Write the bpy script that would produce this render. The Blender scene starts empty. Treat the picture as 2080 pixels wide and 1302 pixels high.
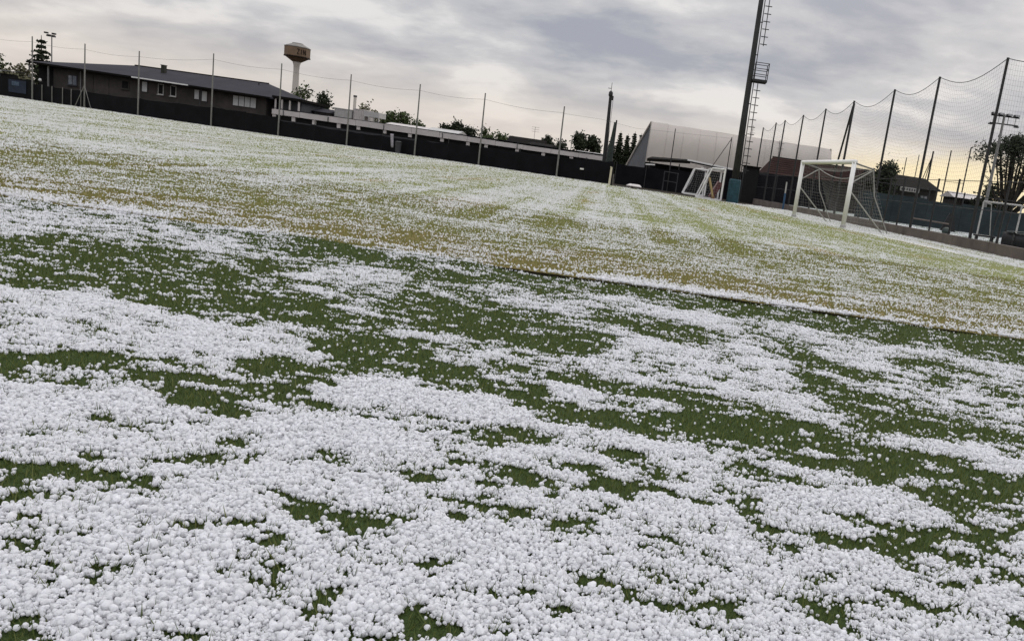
import bpy, math, random
import numpy as np
from mathutils import Vector, Matrix

random.seed(7)
rng = np.random.default_rng(11)
scene = bpy.context.scene
COL = scene.collection

# ------------------------------------------------------------------ camera
CAM_H, PITCH, ROLL = 0.85, math.radians(10.3), math.radians(8.08)
fwd = Vector((0, math.cos(PITCH), -math.sin(PITCH)))
right0 = Vector((1, 0, 0))
up0 = Vector((0, math.sin(PITCH), math.cos(PITCH)))
cx = math.cos(ROLL) * right0 + math.sin(ROLL) * up0
cy = -math.sin(ROLL) * right0 + math.cos(ROLL) * up0
cd = bpy.data.cameras.new("camera")
cam = bpy.data.objects.new("camera", cd)
COL.objects.link(cam)
m = Matrix.Identity(4)
for i in range(3):
    m[i][0], m[i][1], m[i][2] = cx[i], cy[i], -fwd[i]
m[2][3] = CAM_H
cam.matrix_world = m
cd.sensor_width = 36.0
cd.lens = 1590 / 2080 * 36.0
cd.shift_x = -270 / 2080
cd.clip_start, cd.clip_end = 0.05, 6000
scene.camera = cam
scene.render.resolution_x, scene.render.resolution_y = 1024, 640

# ------------------------------------------------------------------ sky and sun
SUN_AZ, SUN_EL = math.radians(22), math.radians(24)     # ahead and to the right, behind cloud
world = bpy.data.worlds.new("World")
scene.world = world
world.use_nodes = True
wn, wl = world.node_tree.nodes, world.node_tree.links
wn.clear()
def W(t, **k):
    n = wn.new(t)
    for a, b in k.items():
        setattr(n, a, b)
    return n
def wmath(op, a, b=None, clamp=False):
    n = W('ShaderNodeMath', operation=op, use_clamp=clamp)
    for i, s in enumerate((a, b)):
        if s is None: continue
        if isinstance(s, (int, float)): n.inputs[i].default_value = s
        else: wl.new(s, n.inputs[i])
    return n.outputs[0]
def wmix(fac, a, b, mode='MIX'):
    n = W('ShaderNodeMix', data_type='RGBA', blend_type=mode)
    for i, s in ((0, fac), (6, a), (7, b)):
        if isinstance(s, (int, float)): n.inputs[i].default_value = s
        elif isinstance(s, tuple): n.inputs[i].default_value = s + (1,)
        else: wl.new(s, n.inputs[i])
    return n.outputs[2]
def wramp(fac, lo, hi):
    n = W('ShaderNodeMapRange', interpolation_type='SMOOTHSTEP')
    wl.new(fac, n.inputs[0]); n.inputs[1].default_value = lo; n.inputs[2].default_value = hi
    return n.outputs[0]
tc = W('ShaderNodeTexCoord')
sep = W('ShaderNodeSeparateXYZ'); wl.new(tc.outputs['Generated'], sep.inputs[0])
zc = wmath('MAXIMUM', sep.outputs[2], 0.0)
den = wmath('ADD', zc, 0.26)
comb = W('ShaderNodeCombineXYZ')
wl.new(wmath('DIVIDE', sep.outputs[0], den), comb.inputs[0])
wl.new(wmath('DIVIDE', sep.outputs[1], den), comb.inputs[1])
def wnoise(scale, detail, rough, off, dist=0.0):
    mp = W('ShaderNodeMapping'); wl.new(comb.outputs[0], mp.inputs[0])
    mp.inputs['Location'].default_value = off; mp.inputs['Scale'].default_value = (1.0, 1.3, 1.0)
    n = W('ShaderNodeTexNoise'); wl.new(mp.outputs[0], n.inputs['Vector'])
    n.inputs['Scale'].default_value = scale; n.inputs['Detail'].default_value = detail
    n.inputs['Roughness'].default_value = rough; n.inputs['Distortion'].default_value = dist
    return n.outputs['Fac']
nA = wnoise(1.55, 3.0, 0.45, (4.3, 0.6, 0.0), 0.25)
nB = wnoise(3.3, 7.0, 0.56, (7.7, -2.2, 1.0), 0.15)
cl = wmath('ADD', wmath('MULTIPLY', nA, 0.56), wmath('MULTIPLY', nB, 0.44))
cloud_a = wramp(cl, 0.39, 0.52)
cloud_b = wramp(cl, 0.50, 0.61)
cloud_col = wmix(cloud_b, wmix(cloud_a, (0.39, 0.408, 0.47), (0.58, 0.582, 0.608)), (0.83, 0.81, 0.80))
# low sky: thin warm cloud all round the horizon, a clear yellow gap below the hidden sun
low = wmath('SUBTRACT', 1.0, wramp(zc, 0.02, 0.13))
low_col = wmix(wmath('MULTIPLY', low, 0.66), cloud_col, (0.89, 0.79, 0.69))
vm = W('ShaderNodeVectorMath', operation='DOT_PRODUCT')
wl.new(tc.outputs['Generated'], vm.inputs[0])
vm.inputs[1].default_value = (math.sin(SUN_AZ), math.cos(SUN_AZ), 0.06)
nearsun = wramp(vm.outputs['Value'], 0.978, 0.999)
gap = wmath('SUBTRACT', 1.0, wramp(wmath('ADD', zc, wmath('MULTIPLY', nB, 0.05)), 0.072, 0.118))
gap_f = wmath('MULTIPLY', gap, nearsun, True)
sky_col = wmix(gap_f, low_col, (1.05, 0.90, 0.60))
# overcast law: the dome grows brighter towards the zenith
lum = wmath('ADD', 0.90, wmath('MULTIPLY', wramp(zc, 0.15, 1.0), 2.0))
scl = W('ShaderNodeVectorMath', operation='SCALE')
wl.new(sky_col, scl.inputs[0]); wl.new(lum, scl.inputs['Scale'])
nish = W('ShaderNodeTexSky', sky_type='NISHITA', sun_disc=False)
nish.sun_elevation, nish.sun_rotation = SUN_EL, SUN_AZ
nish.air_density, nish.dust_density = 1.0, 2.0
bg1 = W('ShaderNodeBackground'); wl.new(nish.outputs[0], bg1.inputs[0]); bg1.inputs[1].default_value = 0.05
bg2 = W('ShaderNodeBackground'); wl.new(scl.outputs[0], bg2.inputs[0]); bg2.inputs[1].default_value = 1.0
mixs = W('ShaderNodeMixShader'); mixs.inputs[0].default_value = 0.96
wl.new(bg1.outputs[0], mixs.inputs[1]); wl.new(bg2.outputs[0], mixs.inputs[2])
out = W('ShaderNodeOutputWorld'); wl.new(mixs.outputs[0], out.inputs[0])

sd = bpy.data.lights.new("sun", 'SUN')
sun = bpy.data.objects.new("sun", sd); COL.objects.link(sun)
sd.energy, sd.angle, sd.color = 0.6, math.radians(18), (1.0, 0.93, 0.82)
sdir = Vector((math.sin(SUN_AZ) * math.cos(SUN_EL), math.cos(SUN_AZ) * math.cos(SUN_EL), math.sin(SUN_EL)))
sun.rotation_euler = (-sdir).to_track_quat('-Z', 'Y').to_euler()
sun.location = (20, 60, 60)

vs = scene.view_settings
vs.view_transform, vs.look, vs.gamma, vs.use_curve_mapping = 'Standard', 'None', 1.0, False
vs.exposure = 0.10
scene.cycles.use_denoising = True
scene.cycles.max_bounces = 8
scene.cycles.transmission_bounces = 6
scene.cycles.diffuse_bounces = 6

# ------------------------------------------------------------------ materials
def material(name, col, rough=0.8, var=0.25, scale=3.0, bump=0.0, bscale=40.0, spec=0.3, col2=None, metallic=0.0):
    mt = bpy.data.materials.new(name); mt.use_nodes = True
    n, l = mt.node_tree.nodes, mt.node_tree.links
    b = n['Principled BSDF']
    b.inputs['Roughness'].default_value = rough
    b.inputs['Specular IOR Level'].default_value = spec
    b.inputs['Metallic'].default_value = metallic
    t = n.new('ShaderNodeTexCoord')
    nz = n.new('ShaderNodeTexNoise'); l.new(t.outputs['Object'], nz.inputs['Vector'])
    nz.inputs['Scale'].default_value = scale; nz.inputs['Detail'].default_value = 6; nz.inputs['Roughness'].default_value = 0.65
    r = n.new('ShaderNodeMapRange'); l.new(nz.outputs['Fac'], r.inputs[0])
    r.inputs[1].default_value, r.inputs[2].default_value = 0.3, 0.7
    mx = n.new('ShaderNodeMix'); mx.data_type = 'RGBA'
    l.new(r.outputs[0], mx.inputs[0])
    a = tuple(c * (1 - var) for c in col); c2 = col2 or tuple(min(1, c * (1 + var)) for c in col)
    mx.inputs[6].default_value = a + (1,); mx.inputs[7].default_value = c2 + (1,)
    l.new(mx.outputs[2], b.inputs['Base Color'])
    if bump:
        n2 = n.new('ShaderNodeTexNoise'); l.new(t.outputs['Object'], n2.inputs['Vector']); n2.inputs['Scale'].default_value = bscale
        bp = n.new('ShaderNodeBump'); bp.inputs['Strength'].default_value = bump
        l.new(n2.outputs['Fac'], bp.inputs['Height']); l.new(bp.outputs[0], b.inputs['Normal'])
    return mt

M = {}
M['screen'] = material('screen_fabric', (0.007, 0.007, 0.009), 0.9, 0.35, 1.2, 0.3, 30, 0.1)
M['screen2'] = material('black_screen_fabric', (0.007, 0.007, 0.009), 0.9, 0.4, 0.9, 0.3, 30, 0.1)
M['teal_screen'] = material('teal_screen_fabric', (0.030, 0.040, 0.043), 0.9, 0.3, 1.0, 0.2, 20, 0.1)
M['galv'] = material('galvanised_steel', (0.17, 0.165, 0.16), 0.6, 0.2, 6, spec=0.4)
M['darksteel'] = material('dark_painted_steel', (0.022, 0.021, 0.022), 0.55, 0.25, 5)
M['polegrey'] = material('weathered_pole_steel', (0.028, 0.029, 0.029), 0.6, 0.35, 1.5, 0.1, 60)
M['wire'] = material('wire', (0.09, 0.085, 0.085), 0.6, 0.1)
M['white'] = material('white_paint', (0.72, 0.71, 0.69), 0.45, 0.06, 8, spec=0.5)
M['whitedull'] = material('weathered_white_paint', (0.38, 0.37, 0.355), 0.7, 0.18, 1.6)
M['fascia'] = material('pale_concrete', (0.48, 0.445, 0.43), 0.85, 0.14, 0.9, 0.15, 20)
M['greywall'] = material('grey_render', (0.05, 0.05, 0.055), 0.9, 0.25, 0.8)
M['darkwall'] = material('dark_brown_cladding', (0.046, 0.039, 0.036), 0.85, 0.35, 0.8, 0.2, 12)
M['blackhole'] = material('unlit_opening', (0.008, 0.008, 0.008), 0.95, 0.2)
M['roofgrey'] = material('grey_roof_sheet', (0.034, 0.033, 0.039), 0.8, 0.2, 0.5, 0.1, 8, 0.06)
M['roofedge'] = material('dark_roof_edge', (0.010, 0.009, 0.008), 0.9, 0.2, spec=0.04)
M['glass'] = material('window_glass', (0.16, 0.18, 0.21), 0.08, 0.3, 1.5, spec=0.8)
M['litpane'] = material('pale_lit_pane', (0.46, 0.46, 0.46), 0.5, 0.2, 2)  # pale colour stands in for the light in the lit windows
M['brickbrown'] = material('brown_clay_roof', (0.036, 0.020, 0.017), 0.95, 0.35, 1.2, 0.4, 14, 0.06)
M['tank'] = material('brown_tank_render', (0.17, 0.115, 0.075), 0.85, 0.2, 0.4)
M['tankdark'] = material('faded_dark_lettering', (0.022, 0.013, 0.008), 0.9, 0.2, 0.6)
M['tankcap'] = material('grey_tank_roof', (0.19, 0.18, 0.165), 0.8, 0.15, 0.4)
M['stem'] = material('pale_concrete_stem', (0.50, 0.46, 0.41), 0.85, 0.08, 0.15)
M['pvc'] = material('white_pvc_membrane', (0.43, 0.39, 0.35), 0.6, 0.07, 0.25, 0.05, 1.2, 0.35)
M['pvcseam'] = material('pvc_seam', (0.42, 0.38, 0.34), 0.6, 0.1)
M['pvcshade'] = material('shaded_pvc_end', (0.085, 0.088, 0.095), 0.7, 0.2, 0.4)  # darker copy of the white membrane: the end's shade is put into its colour
M['bark'] = material('bark', (0.028, 0.022, 0.017), 0.95, 0.3, 8, 0.4, 20)
M['leafdark'] = material('dark_foliage', (0.020, 0.026, 0.013), 0.85, 0.5, 0.9, spec=0.15)
M['leafgreen'] = material('green_foliage', (0.045, 0.060, 0.022), 0.85, 0.5, 0.8, spec=0.15)
M['leafpale'] = material('pale_budding_foliage', (0.12, 0.115, 0.07), 0.85, 0.4, 0.8, spec=0.15)
M['tealpad'] = material('teal_post_padding', (0.016, 0.055, 0.070), 0.6, 0.4, 3.0, 0.2, 12)
M['yellow'] = material('yellow_mat', (0.42, 0.31, 0.13), 0.7, 0.2, 4)
M['red'] = material('dull_red_mat', (0.14, 0.045, 0.05), 0.75, 0.25, 4)
M['bluedark'] = material('navy_banner_cloth', (0.014, 0.020, 0.040), 0.8, 0.4, 2.0)
M['bluepaint'] = material('blue_post_paint', (0.03, 0.075, 0.15), 0.6, 0.2)
M['greynet'] = material('grey_net_cord', (0.33, 0.32, 0.31), 0.8, 0.15)
M['darknet'] = material('dark_net_cord', (0.030, 0.030, 0.034), 0.8, 0.15)
M['greennet'] = material('bundled_green_net', (0.030, 0.038, 0.033), 0.95, 0.4, 8, 0.6, 40)
M['wall'] = material('stained_concrete', (0.115, 0.095, 0.085), 0.9, 0.35, 1.3, 0.3, 15)
M['rubber'] = material('black_rubber', (0.014, 0.014, 0.015), 0.6, 0.3, 4)
M['stake'] = material('cream_stake_paint', (0.62, 0.56, 0.42), 0.7, 0.15, 3)
M['soil'] = material('dark_soil', (0.022, 0.018, 0.012), 0.95, 0.5, 1.5, 0.8, 20, 0.1)
M['housewall'] = material('dark_house_wall', (0.05, 0.045, 0.040), 0.9, 0.3, 0.6)
M['sign'] = material('pale_signboard', (0.33, 0.32, 0.30), 0.7, 0.35, 2.2)
M['lens'] = material('floodlight_glass', (0.35, 0.35, 0.36), 0.2, 0.2, spec=0.6)
M['chimney'] = material('dark_chimney', (0.030, 0.030, 0.024), 0.9, 0.3)

# ------------------------------------------------------------------ mesh helpers
class MB:
    def __init__(self): self.v, self.f = [], []
    def box(self, x0, x1, y0, y1, z0, z1):
        o = len(self.v)
        self.v += [(x, y, z) for z in (z0, z1) for y in (y0, y1) for x in (x0, x1)]
        self.f += [tuple(o + i for i in q) for q in ((0,2,3,1),(4,5,7,6),(0,1,5,4),(2,6,7,3),(0,4,6,2),(1,3,7,5))]
        return self
    def bar(self, a, b, w, h, upv=(0, 0, 1)):
        a, b = Vector(a), Vector(b); d = (b - a).normalized(); u = Vector(upv)
        if abs(d.dot(u)) > 0.98: u = Vector((0, 1, 0))
        s = d.cross(u).normalized(); t = s.cross(d).normalized()
        o = len(self.v)
        for p in (a, b):
            for i, j in ((-1,-1),(1,-1),(1,1),(-1,1)):
                self.v.append(tuple(p + s * (i * w / 2) + t * (j * h / 2)))
        self.f += [tuple(o + i for i in q) for q in ((0,3,2,1),(4,5,6,7),(0,1,5,4),(1,2,6,5),(2,3,7,6),(3,0,4,7))]
        return self
    def tube(self, pts, r, n=6, r2=None, cap=True):
        pts = [Vector(p) for p in pts]; k = len(pts); o = len(self.v)
        for i, p in enumerate(pts):
            d = (pts[min(i + 1, k - 1)] - pts[max(i - 1, 0)]).normalized()
            u = Vector((0, 0, 1)) if abs(d.z) < 0.9 else Vector((0, 1, 0))
            s = d.cross(u).normalized(); t = s.cross(d)
            if isinstance(r, (list, tuple)): rr = r[i]
            else: rr = r if r2 is None else r + (r2 - r) * i / (k - 1)
            for j in range(n):
                a = 2 * math.pi * j / n
                self.v.append(tuple(p + s * (rr * math.cos(a)) + t * (rr * math.sin(a))))
        for i in range(k - 1):
            for j in range(n):
                j2 = (j + 1) % n
                self.f.append((o + i*n + j, o + i*n + j2, o + (i+1)*n + j2, o + (i+1)*n + j))
        if cap:
            self.f.append(tuple(o + j for j in reversed(range(n)))); self.f.append(tuple(o + (k-1)*n + j for j in range(n)))
        return self
    def poly(self, pts):
        o = len(self.v); self.v += [tuple(p) for p in pts]; self.f.append(tuple(range(o, o + len(pts)))); return self
    def slab(self, pts, off):
        """closed prism: polygon pts pushed along vector off"""
        o = len(self.v); k = len(pts); off = Vector(off)
        self.v += [tuple(Vector(p)) for p in pts] + [tuple(Vector(p) + off) for p in pts]
        self.f.append(tuple(range(o, o + k))); self.f.append(tuple(o + k + i for i in reversed(range(k))))
        for i in range(k):
            j = (i + 1) % k; self.f.append((o + i, o + k + i, o + k + j, o + j))
        return self
    def lathe(self, c, prof, n=16, rot=0.0):
        o = len(self.v)
        for r, z in prof:
            for j in range(n):
                a = 2 * math.pi * j / n + rot
                self.v.append((c[0] + r * math.cos(a), c[1] + r * math.sin(a), z))
        for i in range(len(prof) - 1):
            for j in range(n):
                j2 = (j + 1) % n
                self.f.append((o + i*n + j, o + i*n + j2, o + (i+1)*n + j2, o + (i+1)*n + j))
        self.f.append(tuple(o + j for j in reversed(range(n)))); self.f.append(tuple(o + (len(prof)-1)*n + j for j in range(n)))
        return self
    def build(self, name, mat, parent=None, smooth=False):
        org = ORG.get(parent.name, Vector((0, 0, 0))) if parent else Vector((0, 0, 0))
        me = bpy.data.meshes.new(name)
        me.from_pydata([tuple(Vector(v) - org) for v in self.v], [], self.f)
        me.materials.append(M[mat] if isinstance(mat, str) else mat)
        if smooth:
            me.polygons.foreach_set('use_smooth', [True] * len(me.polygons))
        o = bpy.data.objects.new(name, me); COL.objects.link(o)
        if parent:
            o.parent = parent; ORG[o.name] = org
        return o
ORG = {}
def thing(name, loc, label, cat, group=None):
    o = bpy.data.objects.new(name, None); COL.objects.link(o)
    o.empty_display_size = 0.2
    o.location = loc; ORG[o.name] = Vector(loc)
    o['label'], o['category'] = label, cat
    if group: o['group'] = group
    return o
def tag(o, label, cat, group=None):
    o['label'], o['category'] = label, cat
    if group: o['group'] = group
    return o
def structure(o):
    o['kind'] = 'structure'; return o
def np_mesh(name, verts, faces_flat, nper, mat, smooth=False):
    me = bpy.data.meshes.new(name)
    nv, nf = len(verts), len(faces_flat) // nper
    me.vertices.add(nv); me.vertices.foreach_set('co', np.asarray(verts, np.float32).ravel())
    me.loops.add(nf * nper); me.loops.foreach_set('vertex_index', np.asarray(faces_flat, np.int32))
    me.polygons.add(nf); me.polygons.foreach_set('loop_start', np.arange(0, nf * nper, nper, dtype=np.int32))
    me.polygons.foreach_set('loop_total', np.full(nf, nper, np.int32))
    if smooth: me.polygons.foreach_set('use_smooth', np.ones(nf, bool))
    me.update(calc_edges=True); me.validate()
    me.materials.append(M[mat] if isinstance(mat, str) else mat)
    o = bpy.data.objects.new(name, me); COL.objects.link(o)
    return o

# value noise, for where the hail lies
def vnoise(x, y, seed):
    xi, yi = np.floor(x).astype(np.int64), np.floor(y).astype(np.int64)
    fx, fy = x - xi, y - yi
    fx, fy = fx * fx * (3 - 2 * fx), fy * fy * (3 - 2 * fy)
    def h(a, b):
        k = (a * 374761393 + b * 668265263 + seed * 982451653) & 0xffffffff
        k = ((k ^ (k >> 13)) * 1274126177) & 0xffffffff
        return ((k ^ (k >> 16)) & 0xffff) / 65535.0
    return (h(xi, yi) * (1 - fx) + h(xi + 1, yi) * fx) * (1 - fy) + (h(xi, yi + 1) * (1 - fx) + h(xi + 1, yi + 1) * fx) * fy
def fbm(x, y, seed, octs=4, gain=0.55):
    t, a, s = 0.0, 1.0, 0.0
    for o in range(octs):
        t = t + a * vnoise(x * 2 ** o + 17.3 * o, y * 2 ** o - 9.1 * o, seed + o); s += a; a *= gain
    return t / s
def sstep(a, b, x):
    t = np.clip((x - a) / (b - a), 0, 1); return t * t * (3 - 2 * t)

# ------------------------------------------------------------------ the ground
def fence_y(x): return 66 - 0.2385 * (x + 58)          # line of the far perimeter fence
def net_x(y): return 10.02 - 0.077 * (y - 25.63)       # line of the right-hand ball-stop fence
def edge_y(x):                                         # broken lip where the turf meets the pitch
    x = np.asarray(x, float)
    return 5.93 + 0.012 * x + 0.10 * (fbm(x * 0.9, x * 0 + 3.3, 5, 3) - 0.5) + 0.05 * (fbm(x * 7, x * 0 + 1.3, 9, 3) - 0.5)
def turf_z(x, y):
    rise = np.interp(x, [-6, -5, -4.3, -3.6, -2.4, -1.4, -1.05, 0.5, 0.8, 1.2, 1.5, 1.9, 2.3, 3.2, 5], [0.9, 0.3, 0.6, 1.0, 1.1, 0.9, -0.4, -0.5, 0.3, 1.0, 0.4, 1.0, 0.4, 0.4, 0.9])
    rise = np.clip(rise + 1.5 * (fbm(x * 3.0, x * 0 + 7.7, 23, 3) - 0.5), 0, 1)
    return 0.05 * (fbm(x * 0.8, y * 0.8, 21, 2) - 0.5) + 0.036 * rise * sstep(5.2, 5.88, y)
PITCH_Z = 0.030

MB().box(-1600, 1600, -200, 3200, -1.0, -0.06).build('ground', 'soil')
structure(bpy.data.objects['ground'])

def grass_material(name, c1, c2, c3, s1, s2, patch=0.5, bump=0.6, stripes=False):
    mt = bpy.data.materials.new(name); mt.use_nodes = True
    n, l = mt.node_tree.nodes, mt.node_tree.links
    b = n['Principled BSDF']; b.inputs['Roughness'].default_value = 0.9; b.inputs['Specular IOR Level'].default_value = 0.15
    t = n.new('ShaderNodeTexCoord')
    mp = n.new('ShaderNodeMapping'); l.new(t.outputs['Object'], mp.inputs[0])
    mp.inputs['Rotation'].default_value = (0, 0, math.radians(-4.5))
    mp.inputs['Scale'].default_value = (1, 0.16 if stripes else 1, 1)
    def nz(src, s, d, r=0.6):
        k = n.new('ShaderNodeTexNoise'); l.new(src, k.inputs['Vector'])
        k.inputs['Scale'].default_value = s; k.inputs['Detail'].default_value = d; k.inputs['Roughness'].default_value = r
        return k.outputs['Fac']
    def rng_(src, lo, hi):
        k = n.new('ShaderNodeMapRange'); k.interpolation_type = 'SMOOTHSTEP'; l.new(src, k.inputs[0])
        k.inputs[1].default_value, k.inputs[2].default_value = lo, hi; return k.outputs[0]
    def mix(f, a, c):
        k = n.new('ShaderNodeMix'); k.data_type = 'RGBA'; l.new(f, k.inputs[0])
        for i, s in ((6, a), (7, c)):
            if isinstance(s, tuple): k.inputs[i].default_value = s + (1,)
            else: l.new(s, k.inputs[i])
        return k.outputs[2]
    fine = nz(t.outputs['Object'], s1, 4, 0.7)
    big = nz(mp.outputs[0], s2, 5, 0.6)
    c = mix(rng_(fine, 0.35, 0.65), c1, c2)
    c = mix(rng_(big, patch - 0.06, patch + 0.10), c, c3)
    if stripes:
        sp = n.new('ShaderNodeSeparateXYZ'); l.new(t.outputs['Object'], sp.inputs[0])
        wear = n.new('ShaderNodeMath'); wear.operation = 'MULTIPLY_ADD'
        l.new(nz(t.outputs['Object'], 0.9, 4), wear.inputs[0]); wear.inputs[1].default_value = -7.0; l.new(sp.outputs[1], wear.inputs[2])
        k = n.new('ShaderNodeMapRange'); k.interpolation_type = 'SMOOTHSTEP'; l.new(wear.outputs[0], k.inputs[0])
        k.inputs[1].default_value, k.inputs[2].default_value, k.inputs[3].default_value, k.inputs[4].default_value = 3.0, 5.2, 0.65, 0.0
        c = mix(k.outputs[0], c, (0.200, 0.135, 0.050))
    l.new(c, b.inputs['Base Color'])
    bp = n.new('ShaderNodeBump'); bp.inputs['Strength'].default_value = bump; bp.inputs['Distance'].default_value = 0.02
    l.new(fine, bp.inputs['Height']); l.new(bp.outputs[0], b.inputs['Normal'])
    return mt
M['turf'] = grass_material('dark_green_turf', (0.027, 0.043, 0.012), (0.053, 0.080, 0.022), (0.045, 0.062, 0.018), 160, 1.4, 0.55)
M['pitchgrass'] = grass_material('olive_pitch_grass', (0.120, 0.138, 0.040), (0.195, 0.205, 0.068), (0.215, 0.165, 0.065), 70, 0.75, 0.60, 0.6, True)

# near turf: a gently uneven sheet that ends at the lip
xs = np.concatenate([np.linspace(-30, -9, 16), np.linspace(-8.8, 8.8, 150), np.linspace(9.2, 30, 16)])
ts = np.concatenate([np.linspace(-1.2, 0.0, 6)[:-1], np.linspace(0, 1, 60)])
gx, gt = np.meshgrid(xs, ts)
gy = gt * (edge_y(gx) - 0.035)
gz = turf_z(gx, gy)
def grid_faces(r, c):
    i = np.arange(r * c).reshape(r, c)
    return np.stack([i[:-1, :-1], i[:-1, 1:], i[1:, 1:], i[1:, :-1]], -1).ravel()
structure(np_mesh('turf', np.stack([gx, gy, gz], -1).reshape(-1, 3), grid_faces(*gx.shape), 4, 'turf', True))

# the pitch beyond it, a few centimetres higher
def far_y(x):
    a = fence_y(x) - 0.05
    b = np.where(x < 5.2, 48.6 - 0.1 * x, 50 + 0 * x)
    k = sstep(-3.7, -3.3, x)
    return a * (1 - k) + b * k
ax = np.concatenate([np.linspace(-80, -9, 40), np.linspace(-8.8, 7, 300), np.linspace(7.1, 11.6, 30)])
st = np.linspace(0, 1, 60) ** 1.8
gx, gs = np.meshgrid(ax, st)
gy = edge_y(gx) + gs * (far_y(gx) - edge_y(gx))
gx = np.minimum(gx, net_x(gy) - 0.16)
gz = np.full_like(gx, PITCH_Z)
structure(np_mesh('pitch', np.stack([gx, gy, gz], -1).reshape(-1, 3), grid_faces(*gx.shape), 4, 'pitchgrass', True))
# torn soil face of the lip
lx = np.linspace(-12, 11, 700)
ly = edge_y(lx)
o1 = 0.012 * (fbm(lx * 14, lx * 0, 31, 2) - 0.5)
V = np.concatenate([np.stack([lx, ly + 0.004, lx * 0 + PITCH_Z - 0.003], 1), np.stack([lx, ly + o1, lx * 0 + 0.008], 1), np.stack([lx, ly + 0.02 + o1, lx * 0 - 0.055], 1)])
k = len(lx); i = np.arange(k - 1)
fq = np.concatenate([np.stack([i, i + 1, i + 1 + k, i + k], 1), np.stack([i + k, i + 1 + k, i + 1 + 2*k, i + 2*k], 1)]).ravel()
structure(np_mesh('turf_edge', V, fq, 4, 'soil', True))
# court behind the right-hand fence
M['court'] = grass_material('court_turf', (0.045, 0.075, 0.045), (0.08, 0.11, 0.07), (0.40, 0.42, 0.41), 3.0, 0.55, 0.47, 0.3)
COURT_Z = 0.25
b = MB(); b.slab([(net_x(14) + 0.16, 14, COURT_Z), (60, 14, COURT_Z), (60, 64.5, COURT_Z), (net_x(64.5) + 0.16, 64.5, COURT_Z)], (0, 0, -0.5))
structure(b.build('court', 'court'))

# ------------------------------------------------------------------ hail and grass
def hail_material(name, base, rough, transl):
    mt = bpy.data.materials.new(name); mt.use_nodes = True
    n, l = mt.node_tree.nodes, mt.node_tree.links
    b = n['Principled BSDF']; b.inputs['Roughness'].default_value = rough; b.inputs['Specular IOR Level'].default_value = 0.35
    oi = n.new('ShaderNodeObjectInfo')
    mx = n.new('ShaderNodeMix'); mx.data_type = 'RGBA'; l.new(oi.outputs['Random'], mx.inputs[0])
    mx.inputs[6].default_value = tuple(c * 0.93 for c in base) + (1,); mx.inputs[7].default_value = tuple(min(0.97, c * 1.05) for c in base) + (1,)
    l.new(mx.outputs[2], b.inputs['Base Color'])
    t = n.new('ShaderNodeTexCoord')
    nz = n.new('ShaderNodeTexNoise'); l.new(t.outputs['Object'], nz.inputs['Vector']); nz.inputs['Scale'].default_value = 240
    bp = n.new('ShaderNodeBump'); bp.inputs['Strength'].default_value = 0.25; bp.inputs['Distance'].default_value = 0.002
    l.new(nz.outputs['Fac'], bp.inputs['Height']); l.new(bp.outputs[0], b.inputs['Normal'])
    tr = n.new('ShaderNodeBsdfTranslucent'); l.new(mx.outputs[2], tr.inputs['Color'])
    ms = n.new('ShaderNodeMixShader'); ms.inputs[0].default_value = transl
    l.new(b.outputs[0], ms.inputs[1]); l.new(tr.outputs[0], ms.inputs[2])
    l.new(ms.outputs[0], n['Material Output'].inputs['Surface'])
    return mt
M['hail'] = hail_material('hail_ice', (0.875, 0.875, 0.892), 0.32, 0.5)

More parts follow.
